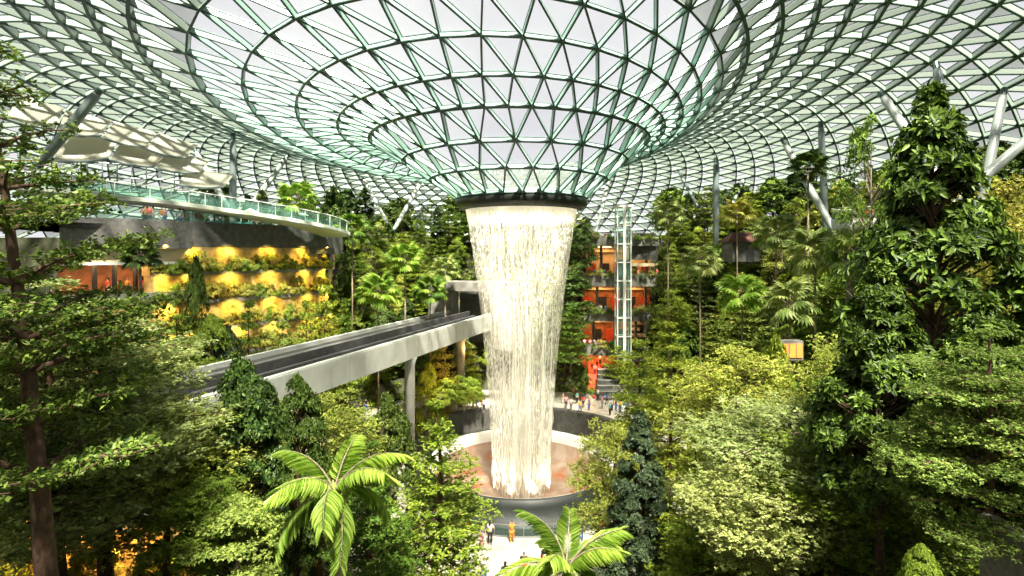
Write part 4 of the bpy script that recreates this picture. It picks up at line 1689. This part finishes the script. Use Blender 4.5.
# ---------------------------------------------------------------- palms
def palm(u, v, d, R, label, nf, seed, base_=0.0, droop=1.0, tilt0=.9, tr=.13, lm=None, n=36):
    rnd = random.Random(seed)
    p = px(u, v, d)
    base = ground(p.x, p.y) - .1
    t = thing('coconut_palm', label, 'palm', (p.x, p.y, base))
    h = p.z - base
    m = MB()
    m.tube([(0.15, 0, 0), (.1, .05, h * .4), (0, 0, h * .8), (0, 0, h)], [tr * 1.5, tr, tr * .85, tr * .6], 12)
    m.build('trunk', M_barkp, t, True)
    m = MB()
    m.tube([(0, 0, h - .8), (0, 0, h - .2), (0, 0, h + .35)], [tr * .9, tr * 1.1, tr * .3], 10)
    m.build('crownshaft', LM_palm, t, True)
    me = [frond_mesh('palm_frond', R, seed + k, n, droop * (.9 + .25 * k), R * .30, lm, R * .028) for k in range(3)]
    for k in range(nf):
        a = 2 * PI * (k + rnd.uniform(-.25, .25)) / nf
        o = link('frond', me[k % 3], t, (0, 0, h + .05))
        el = tilt0 * (1 - (k % 3) * .55) * rnd.uniform(.8, 1.2)
        o.rotation_euler = (rnd.uniform(-.3, .3), -el + .15, a)
        s = rnd.uniform(.85, 1.1)
        o.scale = (s, s, s)
    return t


palm(334, 492, 20, 3.1, 'coconut palm with long arching bright fronds at lower centre left', 13, 71, 6, .95, .75)
palm(566, 572, 17, 2.5, 'coconut palm whose upper fronds rise from the bottom edge near the basin', 13, 88, 6, .9, 1.0)

fan_me = [fan_mesh('fan_leaf', 1.35, s) for s in (1, 2, 3)]
fan_n = 0


def fanpalm(u, v, d, R, label, seed, base=None, lm=None, nf=26, tr=.10):
    R = R * 1.18
    rnd = random.Random(seed)
    p = px(u, v, d)
    z0 = ground(p.x, p.y) if base is None else base
    h = max(p.z - z0 - R * .5, 1.5)
    t = thing('fan_palm', label, 'palm', (p.x, p.y, z0 - .1))
    m = MB()
    m.tube([(0, 0, 0), (.05, .05, h * .5), (0, 0, h)], [tr * 1.2, tr, tr], 8)
    m.build('trunk', M_barkp, t, True)
    for k in range(nf):
        a = k * 2.4 + rnd.uniform(-.2, .2)
        o = link('fan_leaf', fan_me[k % 3], t, (0, 0, h))
        q = k / nf
        o.rotation_euler = (rnd.uniform(-.3, .3), -1.15 + q * 1.9, a)
        s = R / 2.0 * rnd.uniform(.85, 1.1)
        o.scale = (s, s, s)
        if lm is not None:
            o.material_slots[0].link = 'OBJECT'
            o.material_slots[0].material = lm
    return t


FP = [(668, 207, 74, 2.2, 'fan palm on a tall thin trunk left of the small stone lodge', LM_pale),
      (737, 206, 70, 2.0, 'fan palm with a long bare trunk right of the grey upright post', LM_yellow),
      (776, 222, 62, 2.3, 'fan palm with a drooping skirt in the middle of the right slope', LM_pale),
      (700, 252, 66, 2.2, 'pale green fan palm on the upper right slope', LM_pale),
      (815, 240, 52, 2.4, 'big pale fan palm below the round balcony', LM_pale),
      (852, 243, 48, 2.4, 'pale fan palm right of the one below the balcony', LM_pale),
      (742, 282, 56, 2.3, 'low bright fan palm among the slope shrubs', LM_palm),
      (790, 290, 50, 2.2, 'low spreading fan palm below the balcony palms', LM_pale),
      (808, 158, 58, 1.9, 'dark fan palm silhouetted against the roof', LM_dark),
      (352, 222, 74, 2.3, 'tall pale topped fan palm on the slope left of the waterfall', LM_mid),
      (405, 250, 72, 2.3, 'bright fan palm half way between walkway end and waterfall', LM_palm),
      (378, 282, 66, 2.4, 'large fan palm just behind the viaduct', LM_palm),
      (430, 282, 72, 2.1, 'fan palm just left of the tunnel portal', LM_mid),
      (445, 262, 76, 2.0, 'silvery fan palm above the tunnel portal', LM_pale),
      (297, 190, 66, 2.2, 'bright palm on the walkway deck against the roof', LM_palm),
      (140, 246, 42, 1.3, 'slim dark fan palm in front of the restaurant', LM_dark)]
for k, (u, v, d, R, lab, lm) in enumerate(FP):
    fanpalm(u, v, d, R, lab, 100 + k, None, lm)

# ---------------------------------------------------------------- the slopes
rnd = random.Random(77)


def view_uv(x, y, z):
    return (512 + x / y * FPX, HOR - (z - EYE) / y * FPX)


def free(x, y, dmin):
    return all((x - a) ** 2 + (y - b) ** 2 > dmin * dmin for a, b, r in TREES)


def clear_of_buildings(x, y, z, h):
    u, v = view_uv(x, y, z)
    if y > 40 and u < 336 and y < 95 and x < -17:      # left building and its glowing wall
        return u > 318 and y > 70
    if 585 < u < 672 and y > 68:                        # right building
        return False
    if 566 < u < 700 and y > 60 and z < 6:
        return False
    # viaduct and tunnel
    dx, dy = x - nearA.x, y - nearA.y
    s = dx * dirB.x + dy * dirB.y
    o = dx * perpB.x + dy * perpB.y
    if 38 < s < 56 and -5.0 < o < Wv + 5.0 and z + h > ZB - 3:
        return False
    if -30 < s < 52 and -1.8 < o < Wv + 2.0 and z + h > ZB - 3:
        return False
    return True


cand = []
for i in range(16000):
    y = rnd.uniform(14, 108)
    x = rnd.uniform(-78, 78)
    cand.append((x, y))
cnt = 0
for (x, y) in cand:
    q = capsule(x, y)
    if q < 24.5 or q > 55:
        continue
    z = ground(x, y)
    u, v = view_uv(x, y, z + 3)
    if u < -40 or u > 1064 or v < 60 or v > 700:
        continue
    crest = q > 47
    dm = 2.7 if not crest else 3.2
    if y < 34:
        dm = 3.0
    if not free(x, y, dm):
        continue
    side = 'left' if u < 480 else 'right'
    if crest:
        kind = rnd.choice(['far_round', 'far_round', 'far_column', 'far_tier_dark', 'far_lacy', 'far_bright', 'far_round'])
        h = rnd.uniform(7.0, 10.0)
    else:
        kind = rnd.choice(['far_tier', 'far_tier_dark', 'far_round', 'far_bright', 'far_column', 'far_tier', 'far_tier_dark', 'far_lacy', 'far_bright'])
        h = rnd.uniform(5.5, 9.0)
    H, R = KIND[kind][1], KIND[kind][2]
    if kind in ('far_bright',):
        h *= .7
    r = R * h / H * rnd.uniform(.95, 1.25)
    if not clear_of_buildings(x, y, z, h):
        continue
    if y < 36 and z + h > EYE - y * .33:          # nothing taller than the planting beside it
        h = EYE - y * .33 - z
        if h < 2.5:
            continue
        r = min(R * h / H * 1.3, 2.6)
    if y < 32 and u < 225:
        continue
    near = y < 36
    if near:
        kind = {'far_tier': 'tier_mid', 'far_tier_dark': 'tier_tall', 'far_round': 'dark_round', 'far_bright': 'bush_mid', 'far_column': 'dark_cone', 'far_lacy': 'bush_mid'}[kind]
    lm = rnd.choice([None, None, LM_bright, LM_lime, LM_pale, LM_mid]) if not crest else rnd.choice([None, LM_dark, LM_mid])
    if not crest and y > 36 and side == 'right' and rnd.random() < .45:
        lm = rnd.choice([LM_sage, LM_lime, LM_bright])
    row = min(3, int((q - 24.5) / 7.6)) if not crest else 4
    # names for the slope bands, from the plaza upward
    band = ['lowest terraces', 'lower terraces', 'middle terraces', 'upper terraces', 'crest'][row]
    depth = 'near ' if y < 45 else ''
    zone = '%s of the %s%s slope' % (band, depth, side)
    plant(kind, x, y, z - .15, h, r, rnd.uniform(0, 6.28), None, zone, lm=lm)
    cnt += 1
# valley floor in front of the basin: trees between the viewer and the plaza
for i in range(900):
    y = rnd.uniform(15, 40)
    x = rnd.uniform(-26, 26)
    if capsule(x, y) > 23.5:
        continue
    u, v = view_uv(x, y, 6)
    if 395 < u < 640 or (340 < u <= 395 and y > 26) or (640 <= u < 700 and y > 36):
        continue
    if y < 27 or 225 < u < 300 and y < 34:
        continue
    if not free(x, y, 3.2):
        continue
    kind = rnd.choice(['tier_mid', 'dark_round', 'bush_mid', 'dark_cone', 'tier_tall', 'leafy_pale'])
    # keep the crowns under the line of sight to the plaza
    vt = rnd.uniform(470, 545)
    zb = ground(x, y)
    zt = EYE - (vt - HOR) / FPX * y - zb
    if zt < 2.2 or (y < 32 and u < 215):
        continue
    h = min(zt, 11)
    plant(kind, x, y, zb - .1, h, min(KIND[kind][2] * h / KIND[kind][1] * 1.2, 2.6), rnd.uniform(0, 6.28), None,
          'valley floor left of the basin' if u < 500 else 'valley floor right of the basin')
    cnt += 1
print('SLOPE TREES', cnt)

# ---- undergrowth that hides the soil
rng = np.random.default_rng(9)
C = []
while len(C) < 26000:
    x, y = rng.uniform(-70, 70), rng.uniform(14, 110)
    q = capsule(x, y)
    if q < 22.5 or q > 56 or abs(x) / y > 1.02:
        continue
    if 38 < (x - nearA.x) * dirB.x + (y - nearA.y) * dirB.y < 56 and -6 < (x - nearA.x) * perpB.x + (y - nearA.y) * perpB.y < Wv + 6:
        continue
    if rng.uniform() > min(1, (60 / y) ** 1.0):
        continue
    C.append((x, y, ground(x, y) + rng.uniform(0, .7) + .1))
C = np.array(C)
V = rosettes(rng, C, np.tile([0, 0, 1.0], (len(C), 1)) + rng.normal(size=C.shape) * .4, 6, .55, .4, 1, .5)
tag(link('undergrowth', quads_mesh('undergrowth', V, 4, LF, LM_bright)), 'low green undergrowth covering the planted terraces', 'undergrowth', None, 'stuff')

# ---------------------------------------------------------------- labels of the slope plants
ORD = ['first', 'second', 'third', 'fourth', 'fifth', 'sixth', 'seventh', 'eighth', 'ninth', 'tenth', 'eleventh', 'twelfth', 'thirteenth', 'fourteenth', 'fifteenth',
       'sixteenth', 'seventeenth', 'eighteenth', 'nineteenth', 'twentieth']


def label_plants():
    from collections import defaultdict
    g = defaultdict(list)
    for t, kind, zone in PL:
        g[(KIND[kind][3], zone)].append(t)
    for (w_, zone), lst in g.items():
        lst.sort(key=lambda t: t.location.x / t.location.y)
        for i, t in enumerate(lst):
            if len(lst) == 1:
                t['label'] = '%s, on the %s' % (w_, zone) if 'floor' not in zone else '%s, on the %s' % (w_, zone)
            elif i == 0:
                t['label'] = '%s, leftmost on the %s' % (w_, zone)
            elif i == len(lst) - 1:
                t['label'] = '%s, rightmost on the %s' % (w_, zone)
            else:
                t['label'] = '%s, %s from left, %s' % (w_, ORD[min(i, 19)], zone)
            t['group'] = 'planting on the ' + zone


label_plants()
# ================================================================ plants on ledges and parapets
rnd = random.Random(31)
nsh = 0
LW = ['highest', 'second', 'third', 'fourth', 'fifth', 'lowest']
for i, (p, z, s, k) in enumerate(LEDGE):
    if rnd.random() < .12:
        continue
    kind = rnd.choice(['shrub', 'shrub_lime', 'shrub_lime'])
    h = rnd.uniform(.9, 2.0)
    q = p + s * rnd.uniform(-.05, .15)
    t = plant(kind, q.x + rnd.uniform(-.4, .4), q.y, z, h, rnd.uniform(.5, .95), rnd.uniform(0, 6), None, '%s ledge of the golden wall' % LW[k])
    nsh += 1
for k, (u0, u1, zt, hp) in enumerate(FLO):
    n = 9
    for i in range(n):
        u = u0 + (u1 - u0) * (i + .5) / n
        if rnd.random() < .2:
            continue
        kind = rnd.choice(['shrub', 'shrub_lime'])
        plant(kind, bx(u), DB - .75 + abs(u - (u0 + u1) / 2) / 40, zt - .55, rnd.uniform(.8, 1.3), rnd.uniform(.5, .8), rnd.uniform(0, 6), None, '%s balcony of the orange lit building' % ['top', 'second', 'third', 'lowest'][k])
for (u, v, d, h) in ((446, 388, 66, 3.5), (458, 383, 68, 3), (470, 386, 70, 3.5), (440, 394, 64, 2.4), (476, 392, 66, 2.2), (452, 396, 66, 1.6), (462, 398, 67, 1.6)):
    p = px(u, v, d)
    plant('far_bright', p.x, p.y, p.z - h * .7, h, h * .45, rnd.uniform(0, 6), None, 'bank under the viaduct', lm=LM_bright)
for (u, v, d, h, kk) in ((575, 300, 78, 9, 'far_column'), (582, 250, 86, 8, 'far_round'), (571, 340, 74, 9, 'far_tier_dark'), (580, 385, 76, 5, 'far_round'), (618, 372, 80, 7, 'far_tier'), (628, 380, 79, 5, 'far_bright')):
    p = px(u, v, d)
    plant(kk, p.x, p.y, max(p.z - h * .5, 3.4), h, h * .3, rnd.uniform(0, 6), None, 'strip between waterfall and orange lit building')
label_plants()


# ================================================================ people
def skin_mesh(name, verts, edges, radii, mats, sub=1, root=0):
    me = bpy.data.meshes.new(name + '_src')
    me.from_pydata(verts, edges, [])
    o = bpy.data.objects.new(name + '_src', me)
    COL.objects.link(o)
    md = o.modifiers.new('skin', 'SKIN')
    md.use_smooth_shade = True
    for i, r in enumerate(radii):
        sv = me.skin_vertices[0].data[i]
        sv.radius = (r, r) if not isinstance(r, tuple) else r
        sv.use_root = (i == root)
    if sub:
        o.modifiers.new('sub', 'SUBSURF').levels = sub
    dgp = bpy.context.evaluated_depsgraph_get()
    out = bpy.data.meshes.new_from_object(o.evaluated_get(dgp))
    out.name = name
    bpy.data.objects.remove(o)
    out.materials.clear()
    for m in (mats if isinstance(mats, (list, tuple)) else [mats]):
        out.materials.append(m)
    return out


M_skin = mat('skin_tone', (0.50, 0.30, 0.20), .6)
M_hair = mat('black_hair', (0.015, 0.012, 0.010), .5)
M_shoe = mat('dark_shoe', (0.03, 0.03, 0.03), .5)
CL = {'red': (0.65, 0.05, 0.04), 'orange': (0.85, 0.28, 0.03), 'white': (0.80, 0.80, 0.78), 'black': (0.02, 0.02, 0.022), 'blue': (0.05, 0.14, 0.45), 'yellow': (0.85, 0.62, 0.05),
      'green': (0.05, 0.38, 0.10), 'grey': (0.25, 0.25, 0.27), 'pink': (0.80, 0.32, 0.36), 'teal': (0.04, 0.38, 0.42)}
CLM = {k: mat('cloth_' + k, v, .8) for k, v in CL.items()}


def person_proto(key, la, ra, ll, rl, long_hair=False, lean=0.0):
    """la, ra: elbow and wrist offsets of the arms; ll, rl: knee and ankle offsets"""
    hx, sx = .10, .19
    V = [(0, 0, .95), (0, lean * .5, 1.18), (0, lean, 1.40), (0, lean, 1.50), (0, lean + .01, 1.60), (0, lean + .01, 1.72)]
    Rr = [.135, .125, .12, .055, .085, .075]
    E = [(0, 1), (1, 2), (2, 3), (3, 4), (4, 5)]
    arm = {}
    for s, a in ((-1, la), (1, ra)):
        b = len(V)
        sh = (s * sx, lean, 1.42)
        el = (s * (sx + .05) + s * a[0][0], lean + a[0][1], 1.42 + a[0][2])
        wr = (el[0] + s * a[1][0], el[1] + a[1][1], el[2] + a[1][2])
        pm = (wr[0] + (wr[0] - el[0]) * .28, wr[1] + (wr[1] - el[1]) * .28, wr[2] + (wr[2] - el[2]) * .28)
        V += [sh, el, wr, pm]
        Rr += [.055, .042, .03, .032]
        E += [(2, b), (b, b + 1), (b + 1, b + 2), (b + 2, b + 3)]
        arm[s] = (sh, el, wr)
        d = Vector(pm) - Vector(wr)
        d.normalize()
        sd = d.cross(Vector((0, 1, .2))).normalized()
        for f in range(4):
            o_ = len(V)
            c0 = Vector(pm) + sd * (.030 - .02 * f)
            V += [tuple(c0 + d * .03), tuple(c0 + d * (.085 - abs(f - 1.4) * .012))]
            Rr += [.009, .007]
            E += [(b + 3, o_), (o_, o_ + 1)]
        o_ = len(V)
        c0 = Vector(wr).lerp(Vector(pm), .5) + sd * .04
        V += [tuple(c0), tuple(c0 + sd * .02 + d * .045)]
        Rr += [.011, .009]
        E += [(b + 3, o_), (o_, o_ + 1)]
    leg = {}
    for s, a in ((-1, ll), (1, rl)):
        b = len(V)
        hp = (s * hx, 0, .88)
        kn = (s * (hx + .01), a[0], .50)
        an = (s * (hx + .01), a[1], .09)
        to = (s * (hx + .03), a[1] - .15, .04)
        V += [hp, kn, an, to]
        Rr += [.085, .06, .042, .04]
        E += [(0, b), (b, b + 1), (b + 1, b + 2), (b + 2, b + 3)]
        leg[s] = (hp, kn, an)
    body = skin_mesh('body', V, E, Rr, M_skin)
    # shirt
    V, Rr, E = [(0, 0, .93), (0, lean * .5, 1.18), (0, lean, 1.39), (0, lean, 1.46)], [.155, .15, .15, .085], [(0, 1), (1, 2), (2, 3)]
    for s in (-1, 1):
        sh, el, wr = arm[s]
        b = len(V)
        me_ = tuple((a_ + b_) / 2 for a_, b_ in zip(sh, el))
        V += [sh, me_]
        Rr += [.075, .066]
        E += [(2, b), (b, b + 1)]
    shirt = skin_mesh('shirt', V, E, Rr, CLM['white'])
    V, Rr, E = [(0, 0, .97)], [.15], []
    for s in (-1, 1):
        hp, kn, an = leg[s]
        b = len(V)
        V += [hp, kn, (an[0], an[1], an[2] + .08)]
        Rr += [.10, .078, .066]
        E += [(0, b), (b, b + 1), (b + 1, b + 2)]
    trousers = skin_mesh('trousers', V, E, Rr, CLM['black'])
    V = [(0, lean + .03, 1.66), (0, lean + .025, 1.74)]
    Rr, E = [.098, .085], [(0, 1)]
    if long_hair:
        V += [(0, lean + .08, 1.50), (0, lean + .09, 1.36)]
        Rr += [.075, .05]
        E += [(0, 2), (2, 3)]
    hair = skin_mesh('hair', V, E, Rr, M_hair)
    V = [(0, -.085 + lean, 1.63), (0, -.11 + lean, 1.61)]
    PROTO[key] = (body, shirt, trousers, hair)


D0 = ((.02, .0, -.28), (.01, -.04, -.25))
person_proto('stand', D0, D0, (0, .02), (0, .02))
person_proto('walk', ((.02, .12, -.25), (.0, -.02, -.25)), ((.02, -.12, -.25), (.0, -.16, -.18)), (-.12, -.05), (.05, .28), True)
person_proto('photo', ((.03, -.14, -.20), (-.12, -.16, .16)), ((.03, -.14, -.20), (-.12, -.16, .16)), (0, .0), (0, .05), False)
person_proto('rest', ((.10, -.05, -.24), (-.14, -.16, .0)), ((.06, -.02, -.27), (.0, -.06, -.24)), (-.02, .02), (.03, .06), True, -.03)
PEOPLE = []
POSES = ['stand', 'walk', 'photo', 'rest']
PT = {'stand': 'standing', 'walk': 'walking', 'photo': 'arms raised', 'rest': 'relaxed'}


def person(x, y, z, pose, top, bot, where, rz, s=1.0):
    t = thing('person', None, 'person', (x, y, z), rz, None, (s, s, s))
    for nm, me in zip(('body', 'shirt', 'trousers', 'hair'), PROTO[pose]):
        o = link(nm, me, t)
        if nm in ('shirt', 'trousers'):
            o.material_slots[0].link = 'OBJECT'
            o.material_slots[0].material = CLM[top if nm == 'shirt' else bot]
    PEOPLE.append((t, 'person in %s top, %s bottoms, %s' % (top, bot, PT[pose]), where))
    return t


rp = random.Random(8)
TOPS = ['red', 'orange', 'white', 'black', 'blue', 'yellow', 'green', 'grey', 'pink', 'teal', 'white', 'red', 'orange', 'white', 'pink']
BOTS = ['black', 'blue', 'grey', 'black', 'white']


def crowd(u, v, z, where, sc=1.0, pose=None, top=None, bot=None, rz=None):
    d = (EYE - z) / (v - HOR) * FPX if abs(v - HOR) > 20 else 60
    x = (u - 512) / FPX * d
    return person(x, d, z, pose or rp.choice(POSES), top or rp.choice(TOPS), bot or rp.choice(BOTS), where, rz if rz is not None else rp.uniform(0, 6.28), sc * rp.uniform(.93, 1.03))


# front plaza, behind and before the rail
W1 = 'near plaza'
for (u, v, top, bot, pose, rz) in ((512, 543, 'orange', 'orange', 'photo', 3.1), (490, 545, 'white', 'black', 'rest', 2.6), (466, 541, 'orange', 'black', 'stand', 3.3),
                                   (561, 548, 'white', 'black', 'stand', 2.9), (577, 545, 'blue', 'white', 'walk', 3.6), (581, 541, 'black', 'blue', 'stand', 3.0), (482, 548, 'grey', 'pink', 'rest', 1.0),
                                   (601, 538, 'orange', 'blue', 'walk', .4), (524, 578, 'black', 'red', 'stand', 3.1), (543, 577, 'red', 'black', 'walk', 2.0), (465, 572, 'red', 'blue', 'stand', 2.8),
                                   (446, 566, 'yellow', 'grey', 'walk', 4.0), (347, 536, 'red', 'black', 'walk', 1.2), (322, 548, 'orange', 'black', 'stand', 3.3), (484, 582, 'white', 'blue', 'photo', 3.1),
                                   (505, 588, 'black', 'grey', 'walk', 3.4), (618, 556, 'white', 'black', 'stand', 3.0)):
    crowd(u, v, 0.0, W1, 1.12, pose, top, bot, rz)
W2 = 'walkway right of waterfall'
for (u, v) in ((566, 409), (571, 411), (577, 404), (583, 408), (585, 400), (589, 411), (594, 406), (598, 401), (602, 409), (563, 404), (574, 399), (580, 413), (607, 405)):
    crowd(u, v, 3.56, W2)
for (u, v) in ((612, 412), (616, 411), (620, 413), (624, 413), (627, 415), (631, 414), (635, 416), (639, 416), (643, 418), (647, 417), (651, 420), (655, 419), (610, 416), (669, 421), (665, 433), (674, 440), (659, 424), (629, 410), (641, 412)):
    crowd(u, v, 3.56, 'walkway below seating steps')
for (u, v) in ((430, 411), (436, 408), (441, 410), (446, 407), (450, 409), (455, 411), (460, 408), (464, 412), (468, 408), (473, 410), (477, 407), (482, 409), (484, 412), (356, 414), (361, 417), (366, 412), (352, 419)):
    crowd(u, v, 3.56, 'walkway left of waterfall', 1, None, rp.choice(['white', 'red', 'black', 'grey', 'orange']))
for k, (u0, u1, zt, hp) in enumerate(FLO):
    n = [9, 17, 13, 11][k]
    for i in range(n):
        u = u0 + 3 + (u1 - u0 - 6) * (i + rp.uniform(.1, .9)) / n
        person(bx(u), DB + .6 + rp.uniform(0, 1.0), zt - .95, rp.choice(POSES), rp.choice(TOPS), rp.choice(BOTS),
               ['top', 'second', 'third', 'lowest'][k] + ' lit balcony', rp.uniform(-.6, .6), 1.0)
for (u, v) in ((592, 372), (597, 368), (600, 364), (595, 380), (603, 376), (599, 386)):
    d = 84 + (386 - v) * .25
    person((u - 512) / FPX * d, d, 3.7 + (d - 80) * .2, rp.choice(POSES), rp.choice(['red', 'orange', 'white', 'pink']), 'black', 'red carpet ramp', 0, 1)
pa = poly(PA + PB, 0, 8)
for i in range(26):
    f = rp.uniform(.30, .95)
    p = pa[int(f * (len(pa) - 1))]
    person(p.x - rp.uniform(.3, 1.6), p.y + rp.uniform(.2, 1.5), 26.6, rp.choice(POSES), rp.choice(['red', 'orange', 'pink', 'white', 'red', 'yellow']), rp.choice(BOTS), 'left upper deck', rp.uniform(-1, 1), 1.05)
pb = poly(PA, 0, 8)
for i in range(14):
    f = rp.uniform(.3, 1)
    p = pb[int(f * (len(pb) - 1))]
    person(p.x - rp.uniform(.2, 1.4), p.y + rp.uniform(.2, 1.6), 20.1, rp.choice(POSES), rp.choice(['red', 'red', 'orange', 'pink']), rp.choice(['black', 'white']), 'restaurant floor', rp.uniform(-1, 1), 1.0)
for i in range(5):
    a = -2.2 + i * .38
    person(lo_.location.x + 1.35 * math.cos(a), lo_.location.y + 1.35 * math.sin(a), 26.6, rp.choice(POSES), rp.choice(['red', 'orange', 'white']), 'black', 'round lookout balcony', rp.uniform(-.5, .5), .95)

from collections import defaultdict
gg = defaultdict(list)
for t, w_, where in PEOPLE:
    gg[(w_, where)].append(t)
for (w_, where), lst in gg.items():
    lst.sort(key=lambda t: t.location.x / t.location.y)
    for i, t in enumerate(lst):
        if len(lst) == 1:
            t['label'] = w_ + ', ' + where
        else:
            t['label'] = w_ + ', ' + where + (', leftmost' if i == 0 else ', rightmost' if i == len(lst) - 1 else ', %s from left' % ORD[i])
            t['group'] = w_ + ' on the ' + where
        t['group'] = t.get('group') or 'people on the ' + where
